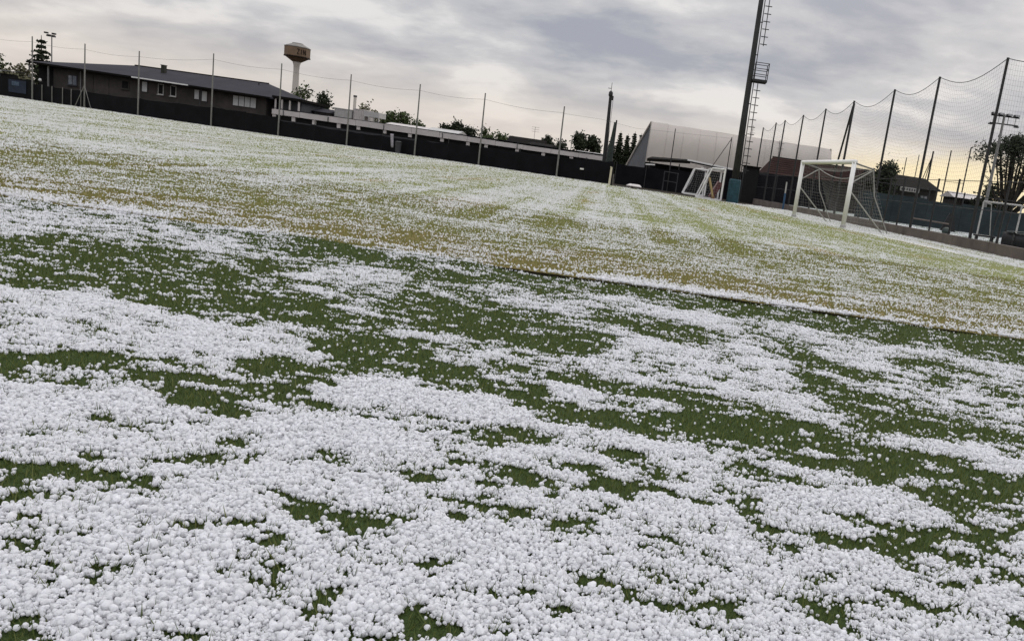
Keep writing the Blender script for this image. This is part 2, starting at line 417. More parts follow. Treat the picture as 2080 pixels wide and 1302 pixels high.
def hail_group(subdiv, seed):
    g = bpy.data.node_groups.new('hail_scatter', 'GeometryNodeTree')
    g.interface.new_socket('Geometry', in_out='INPUT', socket_type='NodeSocketGeometry')
    g.interface.new_socket('Geometry', in_out='OUTPUT', socket_type='NodeSocketGeometry')
    n, l = g.nodes, g.links
    gi, go = n.new('NodeGroupInput'), n.new('NodeGroupOutput')
    join = n.new('GeometryNodeJoinGeometry')
    for kvar in range(4):
        ico = n.new('GeometryNodeMeshIcoSphere'); ico.inputs['Radius'].default_value = 1.0; ico.inputs['Subdivisions'].default_value = subdiv
        pos = n.new('GeometryNodeInputPosition')
        add = n.new('ShaderNodeVectorMath'); add.operation = 'ADD'; l.new(pos.outputs[0], add.inputs[0]); add.inputs[1].default_value = (seed * 3.7 + kvar * 5.1, kvar * 2.3, seed)
        nz = n.new('ShaderNodeTexNoise'); l.new(add.outputs[0], nz.inputs['Vector']); nz.inputs['Scale'].default_value = 0.9; nz.inputs['Detail'].default_value = 2
        sub = n.new('ShaderNodeVectorMath'); sub.operation = 'SUBTRACT'; l.new(nz.outputs['Color'], sub.inputs[0]); sub.inputs[1].default_value = (0.5, 0.5, 0.5)
        sc = n.new('ShaderNodeVectorMath'); sc.operation = 'SCALE'; l.new(sub.outputs[0], sc.inputs[0]); sc.inputs['Scale'].default_value = 1.1
        sp = n.new('GeometryNodeSetPosition'); l.new(ico.outputs['Mesh'], sp.inputs['Geometry']); l.new(sc.outputs[0], sp.inputs['Offset'])
        sh = n.new('GeometryNodeSetShadeSmooth'); l.new(sp.outputs[0], sh.inputs['Geometry'])
        sm = n.new('GeometryNodeSetMaterial'); l.new(sh.outputs[0], sm.inputs['Geometry']); sm.inputs['Material'].default_value = M['hail']
        ti = n.new('GeometryNodeGeometryToInstance'); l.new(sm.outputs[0], ti.inputs[0])
        l.new(ti.outputs[0], join.inputs[0])
    iop = n.new('GeometryNodeInstanceOnPoints'); l.new(gi.outputs[0], iop.inputs['Points']); l.new(join.outputs[0], iop.inputs['Instance'])
    iop.inputs['Pick Instance'].default_value = True
    def attr(nm, tp):
        a = n.new('GeometryNodeInputNamedAttribute'); a.data_type = tp; a.inputs['Name'].default_value = nm
        return a.outputs['Attribute']
    l.new(attr('pick', 'INT'), iop.inputs['Instance Index'])
    e2r = n.new('FunctionNodeEulerToRotation'); l.new(attr('spin', 'FLOAT_VECTOR'), e2r.inputs[0]); l.new(e2r.outputs[0], iop.inputs['Rotation'])
    l.new(attr('size', 'FLOAT_VECTOR'), iop.inputs['Scale'])
    l.new(iop.outputs[0], go.inputs[0])
    return g
def hail_object(name, P, S, subdiv, seed, label):
    k = len(P)
    me = bpy.data.meshes.new(name); me.vertices.add(k); me.vertices.foreach_set('co', P.astype(np.float32).ravel())
    me.attributes.new('size', 'FLOAT_VECTOR', 'POINT').data.foreach_set('vector', S.astype(np.float32).ravel())
    me.attributes.new('spin', 'FLOAT_VECTOR', 'POINT').data.foreach_set('vector', rng.uniform(0, 6.28, (k, 3)).astype(np.float32).ravel())
    me.attributes.new('pick', 'INT', 'POINT').data.foreach_set('value', rng.integers(0, 4, k).astype(np.int32))
    me.materials.append(M['hail'])
    o = bpy.data.objects.new(name, me); COL.objects.link(o)
    md = o.modifiers.new('scatter', 'NODES'); md.node_group = hail_group(subdiv, seed)
    o['kind'] = 'stuff'; tag(o, label, 'hail')
    return o

BARE = np.array( [(-1.25, 1.65, 0.13, 0.07), (-1.29, 1.79, 0.07, 0.04), (-1.22, 1.45, 0.02, 0.04), (-0.92, 1.11, 0.04, 0.03), (-0.86, 1.52, 0.04, 0.03), (-0.8, 1.56, 0.03, 0.02), 
(-0.69, 1.52, 0.03, 0.03), (-0.69, 1.7, 0.06, 0.05), (-0.58, 1.69, 0.08, 0.06), (-0.47, 1.67, 0.04, 0.04), (-0.52, 1.48, 0.04, 0.04), (-0.51, 1.33, 0.04, 0.03), (-0.33, 1.29, 
0.04, 0.04), (-0.18, 1.32, 0.03, 0.04), (-0.12, 1.76, 0.05, 0.06), (-0.03, 2.03, 0.07, 0.06), (-0.32, 1.84, 0.04, 0.03), (-0.37, 1.68, 0.04, 0.03), (-1.0, 1.94, 0.06, 0.06), 
(-1.34, 2.33, 0.17, 0.12), (-1.19, 2.24, 0.08, 0.07), (-1.76, 2.4, 0.14, 0.09), (-1.96, 2.42, 0.09, 0.09), (-1.42, 1.98, 0.03, 0.02), (-1.52, 2.41, 0.04, 0.04), (-1.12, 2.63, 
0.09, 0.15), (-1.08, 2.41, 0.09, 0.08), (-1.3, 2.72, 0.11, 0.09), (-2.86, 3.89, 0.28, 0.44), (-2.93, 4.32, 0.37, 0.38), (-2.04, 3.57, 0.32, 0.25), (-2.28, 3.61, 0.23, 0.28), 
(-2.33, 4.45, 0.18, 0.35), (-3.5, 4.27, 0.16, 0.32), (-1.54, 3.49, 0.18, 0.22), (-1.82, 3.78, 0.15, 0.21), (-1.22, 4.12, 0.16, 0.3), (-0.92, 4.0, 0.24, 0.31), (-0.57, 3.9, 0.23, 
0.32), (-0.3, 3.79, 0.15, 0.2), (-1.06, 3.16, 0.21, 0.2), (-0.86, 2.97, 0.16, 0.12), (-1.23, 3.17, 0.06, 0.15), (-0.82, 5.64, 0.25, 0.32), (-0.43, 5.66, 0.29, 0.33), (0.12, 5.66, 
0.33, 0.27), (0.55, 5.62, 0.29, 0.25), (1.21, 5.68, 0.29, 0.32), (1.75, 5.64, 0.32, 0.42), (2.26, 5.57, 0.36, 0.46), (2.62, 5.58, 0.22, 0.41), (-2.2, 5.56, 0.28, 0.24), (-1.8, 
5.43, 0.21, 0.2), (-2.58, 5.77, 0.22, 0.25), (-1.37, 5.15, 0.2, 0.27), (0.7, 4.47, 0.04, 0.15), (0.26, 4.32, 0.17, 0.19), (-0.03, 4.62, 0.21, 0.2), (-0.22, 3.12, 0.14, 0.08), 
(0.05, 2.76, 0.2, 0.11), (0.16, 2.72, 0.17, 0.1), (0.36, 2.72, 0.22, 0.11), (-0.4, 2.85, 0.07, 0.07), (-0.34, 2.42, 0.07, 0.07), (-0.26, 2.7, 0.11, 0.06), (0.02, 3.11, 0.16, 
0.08), (0.19, 3.0, 0.08, 0.09), (0.4, 2.88, 0.12, 0.08), (0.66, 2.88, 0.13, 0.11), (1.08, 3.2, 0.17, 0.17), (1.38, 3.19, 0.32, 0.22), (1.16, 3.12, 0.16, 0.13), (0.82, 3.82, 0.1, 
0.2), (1.14, 3.97, 0.13, 0.15), (0.89, 3.66, 0.08, 0.09), (0.91, 4.33, 0.09, 0.25), (1.59, 4.56, 0.15, 0.17), (1.89, 4.65, 0.15, 0.17), (0.96, 3.27, 0.07, 0.08), (0.73, 2.6, 0.26, 
0.15), (0.82, 2.73, 0.22, 0.15), (1.12, 2.51, 0.25, 0.17), (1.02, 2.58, 0.18, 0.12), (1.01, 2.29, 0.12, 0.08), (0.54, 2.31, 0.09, 0.06), (0.76, 2.34, 0.09, 0.05), (0.67, 2.08, 
0.07, 0.04), (0.37, 2.0, 0.05, 0.05), (0.35, 2.11, 0.05, 0.04), (0.38, 2.36, 0.06, 0.05), (0.55, 1.92, 0.04, 0.05), (0.64, 1.89, 0.06, 0.03), (0.77, 1.92, 0.06, 0.04), (0.87, 
1.86, 0.05, 0.04), (0.89, 2.04, 0.1, 0.04), (0.95, 1.78, 0.07, 0.03), (0.47, 1.65, 0.04, 0.03), (0.32, 1.6, 0.04, 0.03), (0.43, 1.52, 0.05, 0.04), (0.49, 1.48, 0.03, 0.03), (0.51, 
1.46, 0.03, 0.02), (1.06, 2.1, 0.07, 0.05), (-0.04, 2.35, 0.1, 0.05), (-0.42, 2.3, 0.1, 0.07), (-0.53, 2.16, 0.07, 0.05), (-0.42, 2.05, 0.09, 0.06), (-0.27, 2.03, 0.05, 0.04), 
(-0.56, 1.91, 0.05, 0.04), (0.36, 1.71, 0.04, 0.03), (0.05, 2.23, 0.05, 0.04), (-0.17, 1.93, 0.04, 0.03), (0.24, 2.04, 0.04, 0.03)])
DRIFT = np.array( [(-2.96, 4.75, 0.19, 0.32), (-4.17, 5.33, 0.38, 0.44), (-3.71, 5.27, 0.34, 0.3), (-3.07, 3.8, 0.15, 0.19), (-2.53, 3.3, 0.21, 0.21), (-2.22, 3.17, 0.22, 0.2), 
(-1.76, 3.15, 0.21, 0.13), (-1.75, 4.98, 0.32, 0.29), (-1.64, 3.61, 0.14, 0.12), (-1.37, 3.84, 0.22, 0.14), (-1.07, 3.53, 0.1, 0.16), (-1.3, 2.95, 0.14, 0.1), (-1.63, 2.8, 0.29, 
0.14), (-0.03, 4.91, 0.32, 0.21), (0.43, 4.87, 0.44, 0.17), (-0.46, 4.61, 0.15, 0.19), (-0.01, 3.97, 0.18, 0.16), (0.22, 3.92, 0.25, 0.22), (0.59, 4.27, 0.16, 0.2), (-0.17, 3.42, 
0.18, 0.14), (-0.17, 2.93, 0.21, 0.12), (0.09, 2.91, 0.16, 0.07), (2.16, 4.95, 0.28, 0.23), (1.77, 5.02, 0.29, 0.15), (0.47, 3.55, 0.2, 0.21), (0.66, 3.31, 0.24, 0.14), (1.34, 
3.76, 0.27, 0.16), (0.65, 3.86, 0.15, 0.17), (-0.99, 2.58, 0.14, 0.11), (-0.77, 2.57, 0.19, 0.09), (-0.51, 2.71, 0.11, 0.08), (-0.5, 2.52, 0.15, 0.08), (-0.82, 2.17, 0.16, 0.09), 
(-1.36, 2.1, 0.28, 0.08), (-1.6, 2.14, 0.18, 0.07), (-0.25, 2.53, 0.13, 0.06), (0.04, 2.45, 0.16, 0.07), (0.37, 2.52, 0.18, 0.06), (0.66, 2.38, 0.11, 0.05), (0.8, 2.27, 0.14, 
0.06), (0.55, 2.15, 0.12, 0.06), (0.86, 2.6, 0.12, 0.05), (1.14, 2.81, 0.11, 0.06), (1.31, 2.83, 0.11, 0.06)])

def cover(x, y):
    """share of the near turf that hail hides at a spot, 0 to 1"""
    base = np.interp(y, [0.8, 1.6, 2.2, 3.0, 4.0, 5.0, 6.0], [0.85, 0.78, 0.66, 0.55, 0.46, 0.42, 0.42])
    c = base + 0.85 * (fbm(x * 1.9, y * 2.8, 41, 4, 0.65) - 0.5)
    wx = x + 0.16 * (fbm(x * 5, y * 5, 61, 3) - 0.5); wy = y + 0.16 * (fbm(x * 5, y * 5, 67, 3) - 0.5)
    for (px, py, rx, ry) in BARE:
        q = ((wx - px) / (rx * 1.1)) ** 2 + ((wy - py) / (ry * 1.1)) ** 2
        c = c - (0.70 if py > 2.6 else 0.66) * np.exp(-q)
    for (px, py, rx, ry) in DRIFT:
        q = ((wx - px) / (rx * 1.1)) ** 2 + ((wy - py) / (ry * 1.1)) ** 2
        c = c + 0.34 * np.exp(-q)
    return c
def clumps(x, y):
    """0 to 1: stones gather where this is low"""
    f = 0.5 + 2.7 * (fbm(x * 7.5, y * 15.0, 57, 4, 0.85) - 0.5)
    return f
def lie(x, y):
    """0 to about 1.3: chance that a stone lies here, and how deep they pile"""
    return sstep(-0.34, 0.32, np.clip(cover(x, y), 0.02, 1.35) - clumps(x, y)), cover(x, y) - 0.5 * clumps(x, y)
def jitter_grid(y0, y1, step, lx, rx):
    P = []
    y = y0
    while y < y1:
        s = step(y)
        n = int((rx(y) - lx(y)) / s)
        P.append(np.stack([lx(y) + (np.arange(n) + rng.uniform(0, 1, n)) * s, y + rng.uniform(0, 1, n) * s * 1.1], 1))
        y += s
    return np.concatenate(P)
Lx, Rx = (lambda y: -0.90 * y - 0.55), (lambda y: 0.52 * y + 0.55)

def stones(n, mean, sig):
    r = mean * np.exp(rng.normal(0, sig, n)); r = np.clip(r, mean * 0.45, mean * 2.3)
    return r
A = jitter_grid(0.85, 5.98, lambda y: 0.0060 + 0.00055 * y, Lx, Rx)
q, c = lie(A[:, 0], A[:, 1])
p = 0.92 * q * (0.72 + 0.28 * sstep(0.15, 0.55, c)) + 0.012
keep = (rng.uniform(0, 1, len(A)) < p) & (A[:, 1] < edge_y(A[:, 0]) + 0.02)
A, c = A[keep], c[keep]
r = stones(len(A), 0.0034, 0.40) + 0.00010 * A[:, 1]
z = turf_z(A[:, 0], A[:, 1]) + 0.004 + r * 0.55 + rng.uniform(0, 0.006, len(A)) * sstep(0.2, 0.7, c)
up = (rng.uniform(0, 1, len(A)) < 0.42 * sstep(0.35, 0.85, c))
B = A[up] + rng.uniform(-0.006, 0.006, (up.sum(), 2)); rb = stones(up.sum(), 0.0036, 0.40) + 0.00010 * B[:, 1]
zb = turf_z(B[:, 0], B[:, 1]) + 0.009 + rb * 0.5 + rng.uniform(0, 0.009, up.sum()) * sstep(0.3, 0.9, c[up])
# half-melted small grains that fill the gaps where the hail lies thick
D = jitter_grid(0.85, 4.6, lambda y: 0.0062 + 0.0008 * y, Lx, Rx)
qd, cd_ = lie(D[:, 0], D[:, 1])
ok = rng.uniform(0, 1, len(D)) < 0.75 * qd * sstep(0.10, 0.45, cd_)
D, cd_ = D[ok], cd_[ok]
rd = stones(len(D), 0.0027, 0.30) + 0.0002 * D[:, 1]
zd = turf_z(D[:, 0], D[:, 1]) + 0.0075 + rng.uniform(0, 0.007, len(D)) * sstep(0.2, 0.9, cd_)
P = np.concatenate([np.column_stack([A, z]), np.column_stack([B, zb]), np.column_stack([D, zd])]); r = np.concatenate([r, rb, rd])
S = r[:, None] * rng.uniform(0.80, 1.18, (len(r), 3))
hail_object('hailstones', P, S, 3, 1, 'loose white hailstones lying thick over the dark green foreground turf')
print('near hail', len(P))

# hail caught along the lip and strewn over the pitch
A = jitter_grid(5.9, 6.35, lambda y: 0.0105, Lx, Rx)
d = A[:, 1] - edge_y(A[:, 0])
w = 0.02 + 0.26 * fbm(A[:, 0] * 1.3, A[:, 0] * 0, 71, 3) ** 1.5
p = np.exp(-np.clip(d, 0, 9) / w) * (d > -0.02) * sstep(0.30, 0.62, fbm(A[:, 0] * 5, A[:, 1] * 7, 73, 4, 0.7) + 0.10)
A = A[rng.uniform(0, 1, len(A)) < 0.70 * p * sstep(0.32, 0.58, fbm(A[:, 0] * 0.9, A[:, 0] * 0 + 2.2, 75, 3) + 0.06)]
r = stones(len(A), 0.0068, 0.27); z = PITCH_Z + 0.004 + r * 0.7 + rng.uniform(0, 0.012, len(A))
PP, RR = [np.column_stack([A, z])], [r]
def pitch_shade(x, y):
    """share of the grass hidden by hail as one looks along it"""
    t = np.interp(y, [6, 7.5, 10, 14, 20, 30, 45, 70], [0.40, 0.37, 0.46, 0.54, 0.61, 0.65, 0.67, 0.68])
    u = x + 0.0787 * y
    k = 0.62 * (fbm(x * 0.28, y * 0.55, 81, 4) - 0.5) + 0.95 * (fbm(u * 2.0, y * 0.05, 83, 3, 0.75) - 0.5) * sstep(7, 12, y) + 1.3 * (fbm(x * 4.5, y * 10.0, 89, 4, 0.8) - 0.5) * (1 - sstep(14, 30, y)) + 0.95 * (fbm(x * 1.8, y * 3.4, 87, 4, 0.75) - 0.5)
    k = k * np.interp(y, [6, 15, 40], [1.4, 1.2, 0.95])
    e = x - (7.9 - 0.142 * (y - 22))                      # across the goal line: bare just before it, drifted behind it
    t = t + 0.26 * sstep(-0.4, 0.1, e) - 0.24 * sstep(-5.0, -2.0, e) * (1 - sstep(-0.9, -0.4, e)) * (y > 12) - 0.13 * sstep(-1.0, 3.0, x) * sstep(6, 10, y) * (1 - sstep(-0.6, -0.1, e))
    return np.clip(t + 1.1 * k, 0.03, 0.95)
for y0, y1, rad in ((5.98, 10, 0.0048), (10, 16, 0.0060), (16, 26, 0.0080), (26, 42, 0.0110), (42, 68, 0.0130)):
    ym = 0.5 * (y0 + y1)
    nmax = 3.0 * (CAM_H / y0) / (math.pi * rad * rad)
    area = 0.71 * (y1 * y1 - y0 * y0) + 1.1 * (y1 - y0)
    N = int(nmax * area)
    y = np.sqrt(rng.uniform(y0 * y0, y1 * y1, N)); x = Lx(y) + (Rx(y) - Lx(y)) * rng.uniform(0, 1, N)
    need = -np.log(1 - pitch_shade(x, y)) * (CAM_H / y) / (math.pi * rad * rad)
    ok = (rng.uniform(0, 1, N) < need / nmax) & (x < net_x(y) - 0.2) & (y < far_y(x) - 0.1) & (y > edge_y(x))
    x, y = x[ok], y[ok]
    r = stones(len(x), rad, 0.25)
    PP.append(np.column_stack([x, y, PITCH_Z + r * 0.45 + np.interp(y, [6, 13, 16], [0.011, 0.011, 0.0])])); RR.append(r)
P, r = np.concatenate(PP), np.concatenate(RR)
S = r[:, None] * rng.uniform(0.8, 1.2, (len(r), 3)); S[:, 2] *= 0.9
hail_object('pitch_hail', P, S, 2, 2, 'white hail strewn thinly over the olive grass of the far pitch')
print('far hail', len(P))
# hail on the court behind the wall
N = 5000
x, y = rng.uniform(8, 22, N), rng.uniform(22, 45, N)
ok = (x > net_x(y) + 0.3) & (fbm(x * 0.4, y * 0.8, 91, 3) > 0.47)
r = stones(ok.sum(), 0.02, 0.25)
hail_object('court_hail', np.column_stack([x[ok], y[ok], COURT_Z + r * 0.4]), r[:, None] * np.ones((1, 3)), 2, 3, 'white hail on the green court behind the low wall')

def blades(name, A, z, h, w, mat, lean, label):
    n = len(A)
    a = rng.uniform(0, 6.283, n); hh = h * np.clip(np.exp(rng.normal(-0.1, 0.38, n)), 0.4, 2.4); ww = w * rng.uniform(0.7, 1.3, n)
    la = rng.uniform(0, 6.283, n); ll = hh * lean * rng.uniform(0.1, 1.0, n)
    b0 = np.column_stack([A[:, 0] - ww * np.cos(a), A[:, 1] - ww * np.sin(a), z])
    b1 = np.column_stack([A[:, 0] + ww * np.cos(a), A[:, 1] + ww * np.sin(a), z])
    tp = np.column_stack([A[:, 0] + ll * np.cos(la), A[:, 1] + ll * np.sin(la), z + hh])
    V = np.stack([b0, b1, tp], 1).reshape(-1, 3)
    o = np_mesh(name, V, np.arange(3 * n), 3, mat)
    o['kind'] = 'stuff'; tag(o, label, 'grass')
    return o
def blade_mat(name, a, b_, c_):
    mt = bpy.data.materials.new(name); mt.use_nodes = True
    n, l = mt.node_tree.nodes, mt.node_tree.links
    b = n['Principled BSDF']; b.inputs['Roughness'].default_value = 0.7; b.inputs['Specular IOR Level'].default_value = 0.2
    gm = n.new('ShaderNodeNewGeometry')
    rp = n.new('ShaderNodeValToRGB'); l.new(gm.outputs['Random Per Island'], rp.inputs[0])
    rp.color_ramp.elements[0].color = a + (1,); rp.color_ramp.elements[1].color = c_ + (1,)
    e = rp.color_ramp.elements.new(0.5); e.color = b_ + (1,)
    l.new(rp.outputs[0], b.inputs['Base Color'])
    tr = n.new('ShaderNodeBsdfTranslucent'); l.new(rp.outputs[0], tr.inputs['Color'])
    ms = n.new('ShaderNodeMixShader'); ms.inputs[0].default_value = 0.3
    l.new(b.outputs[0], ms.inputs[1]); l.new(tr.outputs[0], ms.inputs[2]); l.new(ms.outputs[0], n['Material Output'].inputs['Surface'])
    return mt
M['blade_green'] = blade_mat('green_grass_blades', (0.044, 0.066, 0.018), (0.090, 0.124, 0.034), (0.158, 0.173, 0.056))
M['blade_olive'] = blade_mat('olive_grass_blades', (0.14, 0.155, 0.042), (0.215, 0.22, 0.072), (0.28, 0.215, 0.09))
A = jitter_grid(0.85, 5.97, lambda y: 0.0075 + 0.0018 * y, Lx, Rx)
A = A[(lie(A[:, 0], A[:, 1])[0] < 0.97) & (A[:, 1] < edge_y(A[:, 0]) - 0.03)]
A = np.repeat(A, 2, 0) + rng.normal(0, 0.005, (2 * len(A), 2))
blades('turf_grass', A, turf_z(A[:, 0], A[:, 1]) - 0.001, 0.017, 0.0011 + 0.0003 * A[:, 1], 'blade_green', 0.8, 'short dark green grass blades between the hailstones in the foreground')
A = jitter_grid(5.9, 13.0, lambda y: 0.026 + 0.0042 * (y - 6), Lx, Rx)
A = A[A[:, 1] > edge_y(A[:, 0]) + 0.006]
A = np.repeat(A, 3, 0) + rng.normal(0, 0.012, (3 * len(A), 2))
A = A[A[:, 1] > edge_y(A[:, 0])]
blades('pitch_grass', A, np.full(len(A), PITCH_Z - 0.001), 0.022, 0.0025 + 0.0005 * (A[:, 1] - 6), 'blade_olive', 1.0, 'short yellowish olive grass just beyond the broken turf edge')

# ------------------------------------------------------------------ far perimeter fence
def lerp(a, b, t): return a + (b - a) * t
fence = thing('perimeter_fence', (-30, fence_y(-30), 0), 'long black screened fence with thin tall poles along the far side of the pitch', 'fence')
FP = [(-57.6, 5.0), (-51.7, 4.99), (-46.53, 4.92), (-41.41, 4.87), (-34.74, 5.35), (-28.91, 5.23), (-23.23, 5.06), (-17.84, 4.96), (-12.98, 4.9), (-7.32, 4.67)]
for x, h in FP:
    MB().tube([(x, fence_y(x) - 0.12, -0.05), (x, fence_y(x) - 0.12, h)], 0.062, 8, 0.042).build('pole', 'galv', fence)
nodes = [-63.0, -57.6, -51.7, -46.53, -41.41, -38, -34.74, -31.8, -28.91, -26, -23.23, -20.5, -17.84, -15.4, -12.98, -10.1, -7.32, -5.4, -3.5]
hts = [1.75, 1.6, 1.3, 1.3, 1.35, 1.4, 1.45, 1.4, 1.15, 1.1, 1.1, 1.1, 1.2, 1.25, 1.3, 1.35, 1.42, 1.5]
for i in range(len(nodes) - 1):
    x0, x1 = nodes[i] + 0.012, nodes[i + 1] - 0.012
    n = 7; top = []
    for j in range(n + 1):
        t = j / n; x = lerp(x0, x1, t)
        top.append((x, fence_y(x), hts[i] - 0.05 * math.sin(math.pi * t) + random.uniform(-0.03, 0.03)))
    bot = [(x1, fence_y(x1), -0.05), (x0, fence_y(x0), -0.05)]
    MB().slab(top + bot, (0.0, 0.03, 0.0)).build('screen_panel', 'screen', fence)
for x in nodes:
    MB().tube([(x, fence_y(x) + 0.08, -0.05), (x, fence_y(x) + 0.08, 1.55)], 0.03, 6).build('fence_post', 'darksteel', fence)
for x in (-50.75, -49.75, -48.7, -47.85, -46.9):
    MB().tube([(x, fence_y(x) - 0.1, -0.05), (x, fence_y(x) - 0.1, 1.33)], 0.032, 6).build('short_post', 'galv', fence)
for dx in (-0.75, 0.55):
    MB().tube([(-46.53 + dx, fence_y(-46.5) - 0.14, 0.0), (-46.53, fence_y(-46.5) - 0.14, 1.75)], 0.03, 6).build('brace', 'galv', fence)
for i in range(len(FP) - 1):
    (xa, ha), (xb, hb) = FP[i], FP[i + 1]
    pts = [(lerp(xa, xb, t), fence_y(lerp(xa, xb, t)) - 0.12, lerp(ha, hb, t) - 0.42 - 0.14 * math.sin(math.pi * t)) for t in np.linspace(0, 1, 9)]
    MB().tube(pts, 0.007, 4).build('top_wire', 'wire', fence)
MB().tube([(-7.32, fence_y(-7.3) - 0.12, 4.2), (-4.9, 55.0, 4.25), (-2.6, 58, 4.15), (4.8, 63.9, 4.75)], 0.006, 4).build('top_wire', 'wire', fence)

MB().box(-5.75, -5.5, fence_y(-5.6) - 0.05, fence_y(-5.6) - 0.02, 0.72, 0.82).build('small_sign', 'white', fence)
sl = thing('street_lamp', (-12.2, 100, 0), 'thin distant street lamp left of the pair of dark trees', 'street lamp')
MB().tube([(-12.2, 100, 0), (-12.2, 100, 4.5)], 0.045, 6).build('post', 'galv', sl)
MB().box(-12.45, -12.05, 99.9, 100.1, 4.5, 4.58).build('lamp_head', 'greywall', sl)
# corner stake, light cloth and dark bin by the fence
st = thing('corner_stake', (-3.6, 52.6, 0), 'short cream stake standing at the corner where the black fence ends', 'stake')
MB().bar((-3.62, 52.6, -0.05), (-3.60, 52.6, 1.12), 0.13, 0.06, (0, 1, 0)).build('stake_board', 'stake', st)
MB().bar((-3.62, 52.6, 1.121), (-3.60, 52.6, 1.17), 0.15, 0.08, (0, 1, 0)).build('stake_cap', 'stake', st)
cl_ = thing('hanging_cloth', (-19.75, fence_y(-19.75) - 0.1, 0.4), 'narrow pale lilac cloth hung over the far black fence', 'cloth')
b = MB()
cols = 5; rows = 9
for r_ in range(rows):
    for c_ in range(cols):
        t = r_ / (rows - 1); b.v.append((-19.82 + 0.055 * c_ * (1 - 0.25 * t) + 0.10 * t, fence_y(-19.75) - 0.06 - 0.035 * math.sin(c_ * 1.9 + t * 3), 1.32 - 0.95 * t))
for r_ in range(rows - 1):
    for c_ in range(cols - 1):
        o_ = r_ * cols + c_; b.f.append((o_, o_ + 1, o_ + 1 + cols, o_ + cols))
M['lilac'] = material('pale_lilac_cloth', (0.34, 0.32, 0.36), 0.9, 0.3, 6)
ob = b.build('cloth_sheet', 'lilac', cl_, True)
sol = ob.modifiers.new('thick', 'SOLIDIFY'); sol.thickness = 0.02
bn = thing('litter_bin', (-19.0, fence_y(-19) - 0.5, 0), 'small dark grey bin on the pitch edge beside the hanging pale cloth', 'bin')
MB().lathe((-19.0, fence_y(-19) - 0.5), [(0.17, -0.02), (0.19, 0.4), (0.22, 0.78)], 14).build('bin_body', material('bin_plastic', (0.045, 0.045, 0.055), 0.6), bn, False)
MB().lathe((-19.0, fence_y(-19) - 0.5), [(0.235, 0.781), (0.235, 0.82), (0.12, 0.88)], 14).build('bin_lid', 'rubber', bn)
bn2 = thing('banner', (-53.2, fence_y(-53.2), 0.5), 'dark navy banner hung on the far fence near its left end', 'banner')
MB().slab([(-54.2, fence_y(-54.2) - 0.06, 0.42), (-52.4, fence_y(-52.4) - 0.06, 0.42), (-52.4, fence_y(-52.4) - 0.06, 1.42), (-54.2, fence_y(-54.2) - 0.06, 1.42)], (0, 0.02, 0)).build('banner_cloth', 'bluedark', bn2)
MB().slab([(-53.85, fence_y(-53.85) - 0.075, 0.98), (-53.1, fence_y(-53.1) - 0.075, 0.98), (-53.1, fence_y(-53.1) - 0.075, 1.30), (-53.85, fence_y(-53.85) - 0.075, 1.30)], (0, 0.01, 0)).build('banner_print', material('blue_banner_print', (0.05, 0.075, 0.12), 0.8, 0.6, 5), bn2)

# ------------------------------------------------------------------ long dark clubhouse
club = thing('clubhouse', (-52, 84, 0), 'long low dark brown clubhouse with grey hipped roof behind the far fence', 'building')
Y0, Y1 = 80.0, 91.0
XL, XR = -62.1, -40.6
MB().box(XL, XR, Y0, Y1, -0.1, 3.42).build('wall', 'darkwall', club)
rf = MB()
eL, eR, ez = XL - 2.1, XR + 0.75, 3.44
v = [(eL, Y0 - 0.8, ez + 0.10), (eR, Y0 - 0.8, ez - 0.06), (eR, Y1 + 0.8, ez), (eL, Y1 + 0.8, ez + 0.1), (-57.6, 85.5, 4.85), (-43.2, 85.5, 4.92)]
rf.v = v + [(a, b_, c_ - 0.16) for a, b_, c_ in v[:4]]
rf.f = [(0, 1, 5, 4), (1, 2, 5), (2, 3, 4, 5), (3, 0, 4), (0, 6, 7, 1), (1, 7, 8, 2), (2, 8, 9, 3), (3, 9, 6, 0), (9, 8, 7, 6)]
roof = rf.build('roof', 'roofgrey', club)
MB().tube([(-57.6, 85.5, 4.87), (-43.2, 85.5, 4.94)], 0.09, 6).build('ridge_cap', 'roofedge', roof)
MB().box(-53.22, -52.86, 83.0, 83.4, 4.0, 5.15).build('chimney', 'chimney', roof)
MB().box(-53.26, -52.82, 82.96, 83.44, 5.151, 5.21).build('chimney_cap', 'chimney', roof)
MB().tube([(-43.6, 84.2, 4.5), (-43.6, 84.2, 4.95)], 0.07, 6).build('vent_pipe', 'darksteel', roof)
MB().bar((-53.6, Y0 - 0.93, 3.42), (-48.0, Y0 - 0.93, 3.40), 0.09, 0.11).build('gutter', 'white', roof)
MB().bar((eL, Y0 - 0.84, 3.47), (-53.7, Y0 - 0.84, 3.43), 0.06, 0.16).build('fascia_board', 'roofedge', roof)
MB().bar((-47.9, Y0 - 0.84, 3.36), (eR, Y0 - 0.84, 3.30), 0.06, 0.16).build('fascia_board', 'roofedge', roof)
# dark porch at the end under the roof overhang
MB().tube([(XL - 1.95, Y0 - 0.6, -0.1), (XL - 1.95, Y0 - 0.6, 3.40)], 0.08, 8).build('porch_post', 'galv', club)
MB().tube([(XL - 0.06, Y0 - 0.6, -0.1), (XL - 0.06, Y0 - 0.6, 3.40)], 0.08, 8).build('porch_post', 'galv', club)
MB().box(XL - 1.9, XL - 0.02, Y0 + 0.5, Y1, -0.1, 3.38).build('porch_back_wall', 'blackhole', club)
lam = MB().lathe((-62.9, Y0 - 0.7), [(0.02, 1.72), (0.12, 1.78), (0.15, 1.88), (0.12, 1.98), (0.02, 2.04)], 10).build('wall_lamp', 'white', club)
MB().box(-62.93, -62.87, Y0 - 0.6, Y0 + 0.5, 1.84, 1.92).build('lamp_arm', 'darksteel', lam)
MB().tube([(-59.3, Y0 - 0.08, 0), (-59.3, Y0 - 0.08, 3.3)], 0.06, 6).build('downpipe', 'galv', club)
